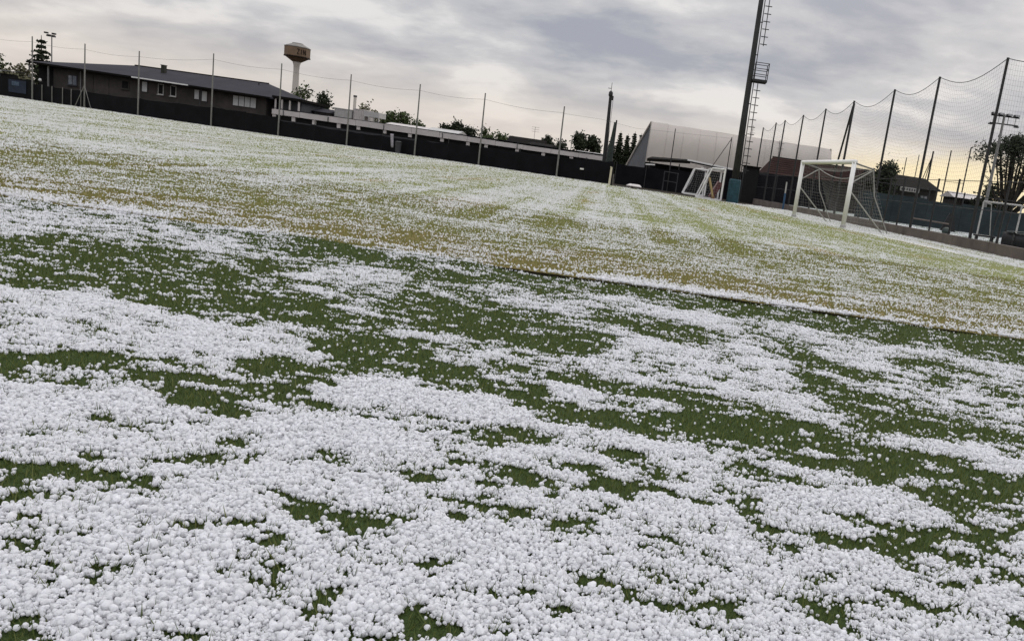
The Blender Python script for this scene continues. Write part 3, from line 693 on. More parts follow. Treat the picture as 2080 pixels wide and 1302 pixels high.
MB().tube([(-47.0, Y0 - 0.5, 1.6), (-46.9, Y0 - 0.5, 3.3)], 0.04, 6).build('eave_prop', 'greywall', club)
def window(x0, x1, z0, z1, npane, mat, parent, y=Y0, fr='whitedull', d=0.06, sill=True):
    f = MB()
    f.box(x0 - 0.06, x1 + 0.06, y - d, y - 0.003, z1, z1 + 0.07); f.box(x0 - 0.06, x1 + 0.06, y - d, y - 0.003, z0 - 0.07, z0)
    f.box(x0 - 0.06, x0, y - d, y - 0.003, z0, z1); f.box(x1, x1 + 0.06, y - d, y - 0.003, z0, z1)
    w = (x1 - x0) / npane
    for i in range(1, npane): f.box(x0 + i * w - 0.025, x0 + i * w + 0.025, y - d, y - 0.003, z0, z1)
    wo = f.build('window', fr, parent)
    for i in range(npane):
        MB().box(x0 + i * w + 0.026, x0 + (i + 1) * w - 0.026, y - 0.03, y - 0.004, z0 + 0.002, z1 - 0.002).build('pane', mat, wo)
    if sill: MB().box(x0 - 0.12, x1 + 0.12, y - 0.16, y - 0.061, z0 - 0.13, z0 - 0.071).build('sill', fr, wo)
    return wo
window(-60.6, -59.75, 1.9, 2.75, 2, 'glass', club, fr='greywall')
window(-55.15, -54.5, 2.25, 2.95, 1, 'blackhole', club, fr='darkwall')
window(-53.15, -52.6, 2.2, 3.15, 1, 'litpane', club, fr='darkwall', sill=False)
window(-51.45, -51.0, 2.2, 3.1, 1, 'blackhole', club)
window(-50.2, -49.72, 2.2, 3.1, 1, 'blackhole', club)
window(-47.85, -47.35, 2.2, 3.1, 1, 'litpane', club, fr='darkwall', sill=False)
window(-47.1, -46.55, 2.1, 3.05, 1, 'litpane', club, fr='darkwall', sill=False)
window(-43.95, -41.6, 2.12, 3.08, 4, 'glasslit', club, fr='darkwall', sill=False) if 'glasslit' in M else window(-43.95, -41.6, 2.12, 3.08, 4, 'litpane', club, fr='darkwall', sill=False)
for x in (-58.2, -56.6): MB().box(x, x + 0.12, Y0 - 0.05, Y0 - 0.002, 1.2, 3.1).build('cladding_batten', 'darkwall', club)

# small grey annex at its right end
anx = thing('annex', (-38.6, 82, 0), 'small grey flat-roofed annex with pillars between the clubhouse and the long pale building', 'building')
MB().box(-39.7, -37.3, 80.6, 86, -0.1, 3.35).build('wall', 'greywall', anx)
MB().box(-40.0, -37.0, 79.9, 86.4, 3.36, 3.62).build('roof', 'roofedge', anx)
for x in (-39.75, -39.1, -38.3, -37.4): MB().box(x, x + 0.14, 80.0, 80.14, 0, 3.35).build('pillar', 'fascia', anx)

# ------------------------------------------------------------------ long pale low building
low_b = thing('pale_block', (-21, 78, 0), 'long low building with pale concrete band above dark strip windows behind the far fence', 'building')
LX0, LX1, LY = -37.0, -5.6, 74.0
MB().box(LX0, LX1, LY + 0.35, LY + 8, -0.1, 1.70).build('wall', 'greywall', low_b)
n = 12
for i in range(n):
    x0, x1 = lerp(LX0, LX1, i / n), lerp(LX0, LX1, (i + 1) / n)
    z1 = 2.20 + 0.06 * math.sin(i * 0.5)
    MB().box(x0 + 0.012, x1 - 0.012, LY, LY + 0.3 + 7.7, 1.74, z1).build('concrete_panel', 'fascia', low_b)
for x in (-36.8, -34.99, -33.05, -30.74, -28.89, -26.43, -24.05, -21.04, -18.6, -16.9, -13.99, -11.53, -8.9, -7.2):
    MB().box(x - 0.16, x + 0.16, LY + 0.08, LY + 0.34, 1.40 if x > -30 else 1.3, 1.738).build('window_pier', 'fascia', low_b)
ws = [-36.8, -34.99, -33.05, -30.74, -28.89, -26.43, -24.05, -21.04, -18.6, -16.9, -13.99, -11.53, -8.9, -7.2]
for a, c_ in zip(ws[:-1], ws[1:]):
    MB().box(a + 0.17, c_ - 0.17, LY + 0.25, LY + 0.345, 1.32, 1.70).build('strip_window', 'blackhole', low_b)
MB().box(LX0 + 0.1, LX1 - 0.1, LY + 0.2, LY + 0.349, 0.0, 1.28).build('plinth', 'greywall', low_b)
MB().box(LX0, LX1, LY + 0.02, LY + 7.9, 2.27, 2.31).build('roof_sheet', 'roofgrey', low_b)
for x in (-35.9, -31.7, -26.5, -21.0, -14.0): MB().tube([(x, LY - 0.04, 1.74), (x, LY - 0.04, 2.18)], 0.035, 6).build('rain_spout', 'greywall', low_b)

# plant and stores on and behind its roof
def container(x0, x1, y0, y1, z0, z1, mat, label, name='storage_container', ribs=6):
    t = thing(name, ((x0 + x1) / 2, y0, z0), label, 'container')
    MB().box(x0, x1, y0, y1, z0, z1).build('body', mat, t)
    for i in range(ribs):
        x = lerp(x0 + 0.1, x1 - 0.1, i / (ribs - 1)); MB().box(x - 0.03, x + 0.03, y0 - 0.04, y0 - 0.001, z0 + 0.05, z1 - 0.05).build('rib', mat, t)
    MB().box(x0 - 0.04, x1 + 0.04, y0 - 0.05, y1, z1 + 0.002, z1 + 0.07).build('top_rail', mat, t)
    return t
container(-35.4, -33.6, 84, 87, 0, 3.35, 'whitedull', 'white ribbed container rising above the pale band, left of the tall grey one')
container(-33.5, -32.4, 84.3, 87, 0, 3.55, 'fascia', 'narrow grey container between the white container and the framed tank')
tk = thing('framed_tank', (-31.5, 84, 0), 'pale tank raised on a steel frame behind the pale band', 'tank')
MB().box(-32.3, -30.65, 84, 86, 2.95, 3.50).build('tank_body', 'whitedull', tk)
for x in (-32.25, -31.75, -31.2, -30.7): MB().tube([(x, 84.05, 0), (x, 84.05, 2.949)], 0.06, 6).build('leg', 'whitedull', tk)
MB().tube([(-32.25, 84.05, 2.5), (-30.7, 84.05, 2.5)], 0.04, 6).build('brace', 'galv', tk)
ch = thing('flue', (-34.9, 86, 0), 'slender grey flue pipe standing up behind the white container', 'chimney')
MB().tube([(-34.9, 88, 0), (-34.9, 88, 4.95)], 0.16, 10).build('flue_pipe', 'stem', ch)
MB().tube([(-34.9, 88, 4.951), (-34.9, 88, 5.12)], 0.20, 10).build('flue_cap', 'greywall', ch)
def shed(name, x0, x1, y, zw, zr, wallm, roofm, label):
    t = thing(name, ((x0 + x1) / 2, y, 0), label, 'shed')
    MB().box(x0, x1, y, y + 4, -0.1, zw).build('wall', wallm, t)
    b = MB(); b.slab([(x0 - 0.2, y - 0.2, zw - 0.02), (x0 - 0.2, y + 4.2, zw - 0.02), (x0 - 0.2, y + 2, zr)], (x1 - x0 + 0.4, 0, 0)); b.build('roof', roofm, t)
    MB().box(lerp(x0, x1, 0.3), lerp(x0, x1, 0.45), y - 0.04, y - 0.002, zw - 0.7, zw - 0.2).build('window', 'blackhole', t)
    return t
shed('shed', -37.1, -35.6, 83, 2.75, 3.15, 'darkwall', 'roofgrey', 'small dark shed between the annex and the white container')
shed('low_shed', -29.9, -25.6, 84, 2.45, 2.75, 'fascia', 'fascia', 'low pale shed on the right of the framed tank')
shed('flat_shed', -25.4, -22.4, 84, 2.5, 2.85, 'housewall', 'whitedull', 'grey shed with whitish roof just left of a round tree clump')
shed('gabled_house', -18.6, -14.6, 92, 2.5, 3.35, 'housewall', 'roofedge', 'dark gabled house beyond the pale band under a roof aerial')
shed('pale_hut', -14.6, -12.4, 84, 2.55, 2.8, 'whitedull', 'roofedge', 'small pale hut beside the dark gabled house')
shed('pale_store', -9.6, -6.2, 84, 2.25, 2.6, 'fascia', 'whitedull', 'pale store with whitish roof left of the dark utility pole')
ae = thing('aerial', (-15.9, 94, 3.4), 'thin television aerial on the dark gabled house', 'aerial')
MB().tube([(-15.9, 94, 3.3), (-15.9, 94, 4.75)], 0.02, 5).build('aerial_mast', 'wire', ae)
for z in (4.2, 4.45, 4.7): MB().tube([(-16.3, 94, z), (-15.4, 94, z)], 0.014, 5).build('aerial_rod', 'wire', ae)

# ------------------------------------------------------------------ water tower
wt = thing('water_tower', (-188.8, 400, 0), 'tall water tower with brown faceted tank on a pale flared stem', 'water tower')
C0 = (-188.8, 400)
MB().lathe(C0, [(3.2, -0.5), (2.0, 8), (1.55, 18), (1.35, 28), (1.45, 30.5), (2.0, 32.3)], 20).build('stem', 'stem', wt, True)
MB().lathe(C0, [(2.05, 32.2), (5.9, 34.6), (5.95, 39.0)], 8, math.pi / 8 + 0.015).build('tank', 'tank', wt)
cap = MB().lathe(C0, [(6.1, 39.01), (6.1, 39.35), (2.6, 40.9), (2.5, 41.2)], 8, math.pi / 8 + 0.015).build('tank_roof', 'tankcap', wt)
MB().lathe(C0, [(6.05, 34.3), (6.15, 34.62), (6.05, 34.9)], 8, math.pi / 8 + 0.015).build('tank_ring', 'tankdark', wt)
# faded letters on the facets turned to the pitch
def facet_letters(word, fi, parent, h=2.3):
    r_ = 5.95 * math.cos(math.pi / 8) + 0.06
    a = 2 * math.pi * (fi + 0.5) / 8 + math.pi / 8 + 0.015
    nrm = Vector((math.cos(a), math.sin(a), 0)); tx = Vector((-nrm.y, nrm.x, 0))
    if tx.x < 0: tx = -tx
    o = Vector((C0[0], C0[1], 35.75)) + nrm * r_
    strokes = {'Z': [((0, 1), (1, 1)), ((1, 1), (0, 0)), ((0, 0), (1, 0))], 'I': [((0.5, 0), (0.5, 1))], 'N': [((0, 0), (0, 1)), ((0, 1), (1, 0)), ((1, 0), (1, 1))], 'A': [((0, 0), (0.5, 1)), ((0.5, 1), (1, 0)), ((0.2, 0.4), (0.8, 0.4))]}
    w = 1.0; x = -len(word) * 0.72
    for chh in word:
        b = MB()
        for (p0, p1) in strokes[chh]:
            q0, q1 = o + tx * (x + p0[0] * w) + Vector((0, 0, p0[1] * h)), o + tx * (x + p1[0] * w) + Vector((0, 0, p1[1] * h))
            b.bar(q0, q1, 0.36, 0.08, nrm)
        b.build('letter', 'tankdark', parent)
        x += 1.5
tank_o = bpy.data.objects['tank']
facet_letters('ZIN', 6, tank_o)

# ------------------------------------------------------------------ utility pole, bundled net post
up = thing('utility_pole', (-4.45, 57, 0), 'tall dark utility pole with small aerials on top behind the fence corner', 'pole')
MB().tube([(-4.42, 57, -0.1), (-4.62, 57, 6.2)], 0.18, 10, 0.10).build('shaft', 'darksteel', up)
MB().lathe((-4.62, 57), [(0.12, 6.0), (0.155, 6.1), (0.14, 6.3), (0.05, 6.4)], 8).build('cap', 'darksteel', up)
MB().tube([(-4.62, 57, 6.4), (-4.62, 57, 6.95)], 0.018, 5).build('aerial_rod', 'darksteel', up)
MB().tube([(-4.85, 57, 6.55), (-4.62, 57, 6.55)], 0.022, 5).build('aerial_arm', 'darksteel', up)
MB().box(-4.50, -4.38, 56.8, 56.9, 5.75, 6.05).build('junction_box', 'darksteel', up)
MB().tube([(-4.40, 56.85, 5.8), (-4.36, 56.8, 3.0), (-4.2, 56.8, 0.4)], 0.015, 5).build('cable', 'wire', up)
np_ = thing('net_post', (-3.9, 56, 0), 'dark post with a rolled green net hanging down it right of the utility pole', 'post')
MB().tube([(-3.9, 56, -0.1), (-3.9, 56, 4.4)], 0.07, 8, 0.05).build('post', 'darksteel', np_)
b = MB(); prof = [(0.22, 0.9), (0.24, 1.4), (0.21, 2.1), (0.15, 2.9), (0.11, 3.6), (0.08, 4.25)]
b.tube([(-3.98 - 0.12 * (1 - i / 5), 56, z) for i, (r_, z) in enumerate(prof)], [r_ for r_, z in prof], 9).build('rolled_net', 'greennet', np_, True)

# ------------------------------------------------------------------ membrane hall
hall = thing('membrane_hall', (9.5, 110, 0), 'large white fabric sports hall with a slanting left end coloured as in shade', 'building')
HX0, HX1, HY = -2.9, 22.3, 110.0
np_x = 11
for i in range(np_x):
    x0, x1 = lerp(HX0, HX1, i / np_x), lerp(HX0, HX1, (i + 1) / np_x)
    za, zb_ = 8.40 + 0.25 * math.sin(i * 0.9), 8.40 + 0.25 * math.sin((i + 1) * 0.9)
    lean0, lean1 = 0.0, 0.0
    b = MB(); K = 12
    for k_ in range(K + 1):
        t = k_ / K
        for x in (x0 + 0.01, (x0 + x1) / 2, x1 - 0.01):
            s = 1 if x == (x0 + x1) / 2 else 0
            ztop = 8.38 - 0.010 * (x - HX0) + (0.10 if i in (0,) else 0) + 0.04 * math.sin(x * 0.7)
            b.v.append((x + (0.45 if i == np_x - 1 and x > x1 - 0.1 else 0) * (1 - t), HY + 0.4 * t + 1.8 * t ** 6 - 0.10 * s * math.sin(math.pi * t), t * ztop))
    for k_ in range(K):
        for j in range(2):
            o_ = k_ * 3 + j; b.f.append((o_, o_ + 1, o_ + 4, o_ + 3))
    b.build('membrane_panel', 'pvc', hall, True)
    MB().tube([(x1, HY + 0.4 * t + 1.8 * t ** 6 - 0.03, t * (8.38 - 0.010 * (x1 - HX0))) for t in np.linspace(0, 1, 13)], 0.014, 5).build('seam', 'pvcseam', hall)
b = MB(); b.slab([(HX0, HY + 2.2, 8.38), (HX1, HY + 2.2, 8.13), (HX1 + 0.4, HY + 26, 0), (HX0, HY + 26, 0)], (0, 0, -0.1)); b.build('rear_slope', 'pvc', hall)
b = MB(); b.slab([(HX0 - 0.02, HY + 0.05, 0), (HX0 - 0.02, HY + 2.25, 8.42), (HX0 - 3.9, HY + 9.0, 0)], (0.05, 0.05, 0)); b.build('end_membrane', 'pvcshade', hall)
MB().tube([(HX0 - 0.05, HY + 2.2, 8.42), (HX0 - 1.9, HY + 5.4, 4.6), (HX0 - 3.9, HY + 9.0, 0)], 0.16, 7).build('end_cable_sleeve', 'pvc', hall)
MB().tube([(HX0 - 0.02, HY - 0.02, 0), (HX0 - 0.02, HY + 0.6, 4.2), (HX0 - 0.02, HY + 2.18, 8.40)], 0.10, 6).build('end_frame', 'pvc', hall)
MB().tube([(HX1 + 0.4, HY - 0.02, 0), (HX1 + 0.2, HY + 0.6, 4.2), (HX1, HY + 2.18, 8.15)], 0.10, 6).build('end_frame', 'greywall', hall)
ra = thing('mast_finial', (10.6, 113, 8.3), 'small pale aerial on the ridge of the white hall', 'aerial')
MB().tube([(11.2, 113, 8.1), (11.2, 113, 9.9)], 0.05, 5).build('mast', 'fascia', ra)
for z, w in ((8.9, 0.45), (9.3, 0.3)): MB().tube([(11.2 - w, 113, z), (11.2 + w, 113, z)], 0.035, 5).build('cross_arm', 'fascia', ra)

# ------------------------------------------------------------------ dark canopies and fence in front of the hall
can = thing('canopy_shelter', (0, 78, 0), 'long dark canopy shelter with white gutters in front of the white hall', 'shelter')
b = MB(); b.slab([(-2.0, 77.4, 2.62), (2.2, 77.4, 2.95), (1.9, 80, 3.12), (-1.6, 80, 2.9)], (0, 0, -0.28)); b.build('canopy_roof', 'roofedge', can)
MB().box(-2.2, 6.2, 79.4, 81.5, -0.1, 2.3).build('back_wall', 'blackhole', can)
MB().bar((1.9, 77.3, 3.00), (6.3, 77.3, 2.72), 0.14, 0.15).build('gutter', 'white', can)
b = MB(); b.slab([(2.0, 77.4, 2.90), (6.3, 77.4, 2.62), (6.3, 80, 2.72), (2.0, 80, 3.0)], (0, 0, -0.12)); b.build('side_roof', 'roofedge', can)
MB().bar((-2.05, 77.0, 2.02), (-1.15, 77.0, 2.10), 0.10, 0.12).build('short_gutter', 'white', can)
for x in (-1.7, 1.2, 3.9, 6.0): MB().tube([(x, 77.6, -0.1), (x, 77.6, 2.5)], 0.05, 6).build('post', 'darksteel', can)
for x0, x1, z in ((3.3, 3.6, 2.45), (4.2, 5.2, 2.42)): MB().box(x0, x1, 77.2, 77.35, z - 0.05, z + 0.05).build('strip_lamp', 'white', can)

bf = thing('boundary_fence', (4, 64, 0), 'dark screened boundary fence with thin tall posts in front of the white hall', 'fence')
bx = [-4.0, -1.6, 0.27, 2.5, 4.8, 6.6, 8.9, 11.2, 13.4]
bh = [1.55, 1.6, 1.7, 1.85, 2.3, 2.42, 2.45, 2.45]
for i in range(len(bx) - 1):
    b = MB(); k = 6; top = [(lerp(bx[i] + 0.012, bx[i + 1] - 0.012, j / k), 64, bh[i] + random.uniform(-0.03, 0.04)) for j in range(k + 1)]
    b.slab(top + [(bx[i + 1] - 0.012, 64, -0.05), (bx[i] + 0.012, 64, -0.05)], (0, 0.03, 0)); b.build('screen_panel', 'screen2', bf)
for x, h in ((-4.0, 1.7), (-1.6, 1.7), (0.27, 4.9), (2.5, 1.9), (4.8, 4.85), (6.6, 2.5), (8.9, 2.5), (11.2, 2.5), (13.4, 2.5)):
    MB().tube([(x, 63.93, -0.05), (x, 63.93, h)], 0.045, 7, 0.035).build('post', 'darksteel', bf)
MB().tube([(3.5, 63.9, 2.2), (4.78, 63.9, 4.7)], 0.03, 6).build('brace', 'darksteel', bf)
MB().tube([(2.9, 63.9, 2.25), (3.6, 63.9, 2.28)], 0.035, 6).build('rail', 'darksteel', bf)
cab_ = thing('equipment_cabin', (7.0, 62, 0), 'small black cabin beside the floodlight mast foot', 'cabin')
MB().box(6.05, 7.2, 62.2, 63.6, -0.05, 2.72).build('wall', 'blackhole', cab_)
MB().box(5.95, 7.3, 62.05, 63.7, 2.721, 2.80).build('roof', 'roofedge', cab_)
MB().bar((7.2, 62.3, 2.32), (7.95, 62.3, 2.42), 0.10, 0.14).build('wall_lamp', 'darksteel', cab_)
fl = thing('fallen_board', (-1.9, 56, 0.05), 'whitish board lying on the dark ground past the fence corner', 'board')
b = MB(); b.slab([(-2.65, 55.9, 0.10), (-1.55, 55.8, 0.10), (-1.75, 57.2, 0.22), (-2.45, 57.2, 0.22)], (0, 0, -0.05)); b.build('board_sheet', 'fascia', fl)
for x in (-2.3, -1.8): MB().box(x, x + 0.1, 56.9, 57.3, -0.06, 0.2).build('board_prop', 'darksteel', fl)
fr = thing('goal_frame', (0.6, 61, 0), 'dim grey rectangular frame against the dark fence left of the portable goal', 'frame')
MB().tube([(-0.1, 61.5, 0), (-0.1, 61.5, 1.45), (0.95, 61.5, 1.42), (0.95, 61.5, 0)], 0.045, 6).build('frame_tube', 'greywall', fr)
MB().tube([(-0.1, 61.5, 0.75), (0.95, 61.5, 0.72)], 0.03, 6).build('cross_tube', 'greywall', fr)

# ------------------------------------------------------------------ nets
def net_panel(b, P, nu, nv, r, su=6):
    """cords of a net over the patch P(u, v), nu by nv meshes"""
    for i in range(nu + 1):
        b.tube([P(i / nu, t) for t in np.linspace(0, 1, su + 1)], r, 3, cap=False)
    for j in range(nv + 1):
        b.tube([P(t, j / nv) for t in np.linspace(0, 1, su + 1)], r, 3, cap=False)
    return b
def bilin(a, b_, c_, d, sag=0.0, bel=(0, 0, 0)):
    a, b_, c_, d, bel = map(Vector, (a, b_, c_, d, bel))
    def P(u, v):
        p_ = (a * (1 - u) + b_ * u) * (1 - v) + (d * (1 - u) + c_ * u) * v
        p_ = p_ + bel * (math.sin(math.pi * u) * math.sin(math.pi * v))
        p_.z -= sag * math.sin(math.pi * u) * v
        return p_
    return P

# portable goals parked side on
def portable_goal(x, y, w, h, db, dt, label, loose=False):
    t = thing('portable_goal', (x, y, 0), label, 'goal')
    z0 = 0.05
    for yy in (y, y + w):
        MB().bar((x, yy, z0), (x + 0.01, yy, h), 0.11, 0.11).build('upright', 'white', t)
        MB().tube([(x - 0.06, yy, h - 0.05), (x - dt, yy, h - 0.07)], 0.045, 7).build('top_stay', 'white', t)
        MB().tube([(x - dt, yy, h - 0.07), (x - db, yy, z0)], 0.045, 7).build('back_stay', 'white', t)
        MB().bar((x - db, yy, z0), (x - 0.06, yy, z0), 0.09, 0.09).build('ground_bar', 'white', t)
    MB().bar((x, y + 0.06, h - 0.055), (x, y + w - 0.06, h - 0.055), 0.11, 0.11).build('crossbar', 'white', t)
    MB().bar((x - db, y + 0.06, z0), (x - db, y + w - 0.06, z0), 0.08, 0.08).build('rear_bar', 'white', t)
    b = MB()
    net_panel(b, bilin((x - db, y, z0), (x - db, y + w, z0), (x - dt, y + w, h - 0.08), (x - dt, y, h - 0.08), 0.05, (0.2, 0, 0)), 16, 12, 0.004)
    net_panel(b, bilin((x - db, y, z0), (x, y, z0), (x, y, h - 0.08), (x - dt, y, h - 0.08)), 8, 12, 0.004)
    net_panel(b, bilin((x - dt, y, h - 0.08), (x - dt, y + w, h - 0.08), (x, y + w, h - 0.1), (x, y, h - 0.1), 0.06), 16, 5, 0.004)
    b.build('net', 'greynet', t)
    return t
portable_goal(3.08, 59.5, 3.0, 2.02, 1.6, 0.95, 'white portable goal parked side on, left of the teal mast foot')
portable_goal(3.62, 49.6, 3.0, 2.02, 1.45, 0.8, 'white portable goal with yellow and red mats in it, beside the teal mast foot')
ym = thing('yellow_mat', (2.95, 50.6, 0), 'yellow training board leaning inside the goal by the teal mast foot', 'mat')
MB().bar((3.15, 50.6, 0.25), (2.78, 50.6, 1.35), 0.10, 0.9, (0, 1, 0)).build('mat_sheet', 'yellow', ym)
MB().bar((3.20, 50.6, 0.04), (3.16, 50.6, 0.24), 0.14, 0.95, (0, 1, 0)).build('mat_foot', material('ochre_edge', (0.25, 0.14, 0.05)), ym)
rm = thing('red_mat', (3.3, 51.2, 0), 'dull red mat propped behind the yellow board in the goal', 'mat')
MB().bar((3.10, 51.4, 0.10), (3.55, 51.4, 1.15), 0.35, 0.8, (0, 1, 0)).build('mat_sheet', 'red', rm)
MB().bar((3.02, 51.3, 0.32), (3.42, 51.3, 1.22), 0.05, 0.82, (0, 1, 0)).build('mat_edge', material('pinkish_edge', (0.25, 0.16, 0.16)), rm)

# ------------------------------------------------------------------ floodlight mast with teal foot
lp = thing('floodlight_mast', (4.38, 50, 0), 'very tall dark floodlight mast with teal padded foot, ladder and platform', 'mast')
PX = lambda z: 4.38 - 0.012 * z
MB().tube([(4.38, 50, -0.1), (PX(6), 50, 6), (PX(13), 50, 13), (PX(18), 50, 18)], [0.25, 0.185, 0.14, 0.12], 12).build('shaft', 'polegrey', lp, True)
b = MB(); b.lathe((4.38, 50), [(0.37, -0.02), (0.385, 0.02), (0.375, 1.40), (0.34, 1.46), (0.26, 1.47)], 10); b.build('padding', 'tealpad', lp)
for z in (0.35, 0.8, 1.2): MB().lathe((4.38, 50), [(0.379, z), (0.393, z + 0.02), (0.379, z + 0.05)], 10).build('padding_strap', 'tealpad', lp)
lad = MB().tube([(PX(1.2) + 0.30, 49.9, 1.2), (PX(16) + 0.20, 49.9, 16)], 0.028, 6).build('ladder', 'darksteel', lp)
MB().tube([(PX(1.9) + 0.56, 49.9, 1.9), (PX(7.5) + 0.52, 49.9, 7.5)], 0.026, 6).build('ladder_stile', 'darksteel', lad)
MB().tube([(PX(9.55) + 0.51, 49.9, 9.55), (PX(15.5) + 0.48, 49.9, 15.5)], 0.026, 6).build('ladder_stile', 'darksteel', lad)
zz = [2.1 + 0.44 * i for i in range(13)] + [9.65 + 0.44 * i for i in range(13)]
for z in zz:
    xc = PX(z) + 0.565 - 0.006 * z
    MB().tube([(xc - 0.21, 49.9, z), (xc + 0.21, 49.9, z)], 0.028, 6).build('rung', 'darksteel', lad)
for z in (2.4, 4.2, 6.1, 9.0, 10.9, 12.8):
    MB().tube([(PX(z) + 0.1, 49.95, z), (PX(z) + 0.28, 49.9, z)], 0.03, 6).build('bracket', 'darksteel', lp)
pf = MB().box(PX(7.5) + 0.15, PX(7.5) + 1.02, 49.5, 50.4, 7.42, 7.56).build('platform', 'darksteel', lp)
for yy in (49.52, 50.38):
    for z in (7.85, 8.18, 8.52): MB().tube([(PX(7.5) + 0.16, yy, z), (PX(7.5) + 1.0, yy, z)], 0.022, 6).build('guard_rail', 'darksteel', pf)
    for dx in (0.17, 1.0): MB().tube([(PX(7.5) + dx, yy, 7.56), (PX(7.5) + dx, yy, 8.54)], 0.026, 6).build('guard_post', 'darksteel', pf)
for z in (8.18, 8.52): MB().tube([(PX(7.5) + 1.0, 49.52, z), (PX(7.5) + 1.0, 50.38, z)], 0.022, 6).build('guard_rail', 'darksteel', pf)
hd = MB().box(PX(18) - 1.6, PX(18) + 1.6, 49.9, 50.1, 17.9, 18.1).build('head_frame', 'darksteel', lp)
for i in range(4):
    f_ = MB().box(PX(18) - 1.5 + i * 0.85, PX(18) - 1.05 + i * 0.85, 49.5, 49.85, 18.11, 18.55).build('floodlight', 'darksteel', hd)

# ------------------------------------------------------------------ brick-red roofed building behind the goal, house, sheds
bb = thing('brown_roofed_building', (14.5, 74, 0), 'low building with large reddish brown roof behind the goal', 'building')
MB().box(10.2, 19.4, 74, 82, -0.1, 2.8).build('wall', 'housewall', bb)
b = MB(); b.v = [(9.3, 73.4, 2.72), (19.9, 73.4, 2.95), (19.7, 78, 4.42), (10.1, 78, 4.42), (9.3, 82.6, 2.72), (19.9, 82.6, 2.95)]
b.f = [(0, 1, 2, 3), (3, 2, 5, 4), (0, 3, 4), (1, 5, 2), (0, 4, 5, 1)]
rf_ = b.build('roof', 'brickbrown', bb)
MB().tube([(10.05, 78, 4.44), (19.7, 78, 4.44)], 0.08, 6).build('ridge_cap', 'roofedge', rf_)
for i in range(1, 8):                                      # courses of the tiled slope
    t = i / 8; MB().bar((lerp(9.3, 10.1, t), lerp(73.4, 78, t) - 0.02, lerp(2.72, 4.42, t) + 0.02), (lerp(19.9, 19.7, t), lerp(73.4, 78, t) - 0.02, lerp(2.95, 4.42, t) + 0.02), 0.10, 0.035).build('tile_course', 'brickbrown', rf_)
b = MB(); b.tube([(10.6, 78, 4.4), (10.5, 78, 6.1)], 0.03, 6).build('aerial_mast', 'wire', rf_)
for z in (5.3, 5.8): MB().tube([(10.3, 78, z), (11.0, 78, z)], 0.018, 5).build('aerial_rod', 'wire', rf_)

h2 = thing('dark_long_house', (20, 68, 0), 'long dark house with a pale lettered signboard behind the court', 'house')
MB().box(18.0, 22.7, 67, 73, -0.1, 3.1).build('wall', 'housewall', h2)
b = MB(); b.v = [(17.2, 66.4, 3.0), (23.0, 66.4, 3.02), (22.5, 70, 4.05), (17.2, 70, 4.12), (17.2, 73.6, 3.0), (23.0, 73.6, 3.02)]
b.f = [(0, 1, 2, 3), (3, 2, 5, 4), (0, 3, 4), (1, 5, 2), (0, 4, 5, 1)]; b.build('roof', 'roofedge', h2)
sg = MB().box(19.4, 21.0, 66.25, 66.33, 2.66, 3.0).build('signboard', 'sign', h2)
for i in range(7): MB().box(19.5 + i * 0.21, 19.61 + i * 0.21, 66.23, 66.249, 2.74, 2.93).build('sign_mark', 'greywall', sg)
window(21.4, 22.0, 1.9, 2.5, 2, 'glass', h2, y=67.0, fr='greywall')
h3 = thing('pale_roofed_hut', (26.5, 70, 0), 'small hut with pale roof between the net and the umbrella pine', 'hut')
MB().box(25.4, 28.0, 70, 73, -0.1, 2.9).build('wall', 'housewall', h3)
b = MB(); b.slab([(25.1, 69.6, 2.85), (25.1, 73.3, 2.85), (25.1, 71.4, 3.35)], (3.2, 0, 0)); b.build('roof', 'fascia', h3)
MB().box(26.2, 26.8, 69.96, 69.998, 1.9, 2.6).build('window', 'blackhole', h3)

# blue and white post near the mast
bp_ = thing('blue_post', (7.6, 50, 0), 'slim post, blue below and white above, between the mast and the goal', 'post')
MB().tube([(7.62, 50, -0.05), (7.60, 50, 1.05)], 0.06, 8).build('lower_post', 'bluepaint', bp_)
MB().tube([(7.60, 50, 1.051), (7.58, 50, 1.75)], 0.045, 8).build('upper_post', 'whitedull', bp_)

# ------------------------------------------------------------------ low wall and ball-stop fence on the right
wl_ = thing('low_wall', (net_x(40), 40, 0), 'low stained concrete wall along the right edge of the pitch', 'wall')
ys = np.linspace(14, 64, 21)
for i in range(20):
    y0, y1 = ys[i] + 0.008, ys[i + 1] - 0.008
    zt = 0.36 + 0.006 * math.sin(i * 1.7)
    b = MB(); b.slab([(net_x(y0) - 0.15, y0, -0.1), (net_x(y1) - 0.15, y1, -0.1), (net_x(y1) + 0.15, y1, -0.1), (net_x(y0) + 0.15, y0, -0.1)], (0, 0, zt + 0.1)); b.build('wall_block', 'wall', wl_)
nf = thing('ball_stop_fence', (net_x(40), 40, 0.36), 'tall dark ball-stop net on leaning-tall posts running back along the right side', 'fence')
NP = [(20.6, 6.1), (25.63, 6.0), (30.64, 6.0), (35.23, 6.0), (40.82, 6.0), (45.91, 6.0), (50.98, 6.0), (56.04, 6.0), (58.92, 6.0), (63.5, 5.9)]
for y, h in NP:
    MB().tube([(net_x(y), y, 0.33), (net_x(y), y, h)], 0.055, 8, 0.045).build('tall_post', 'darksteel', nf)
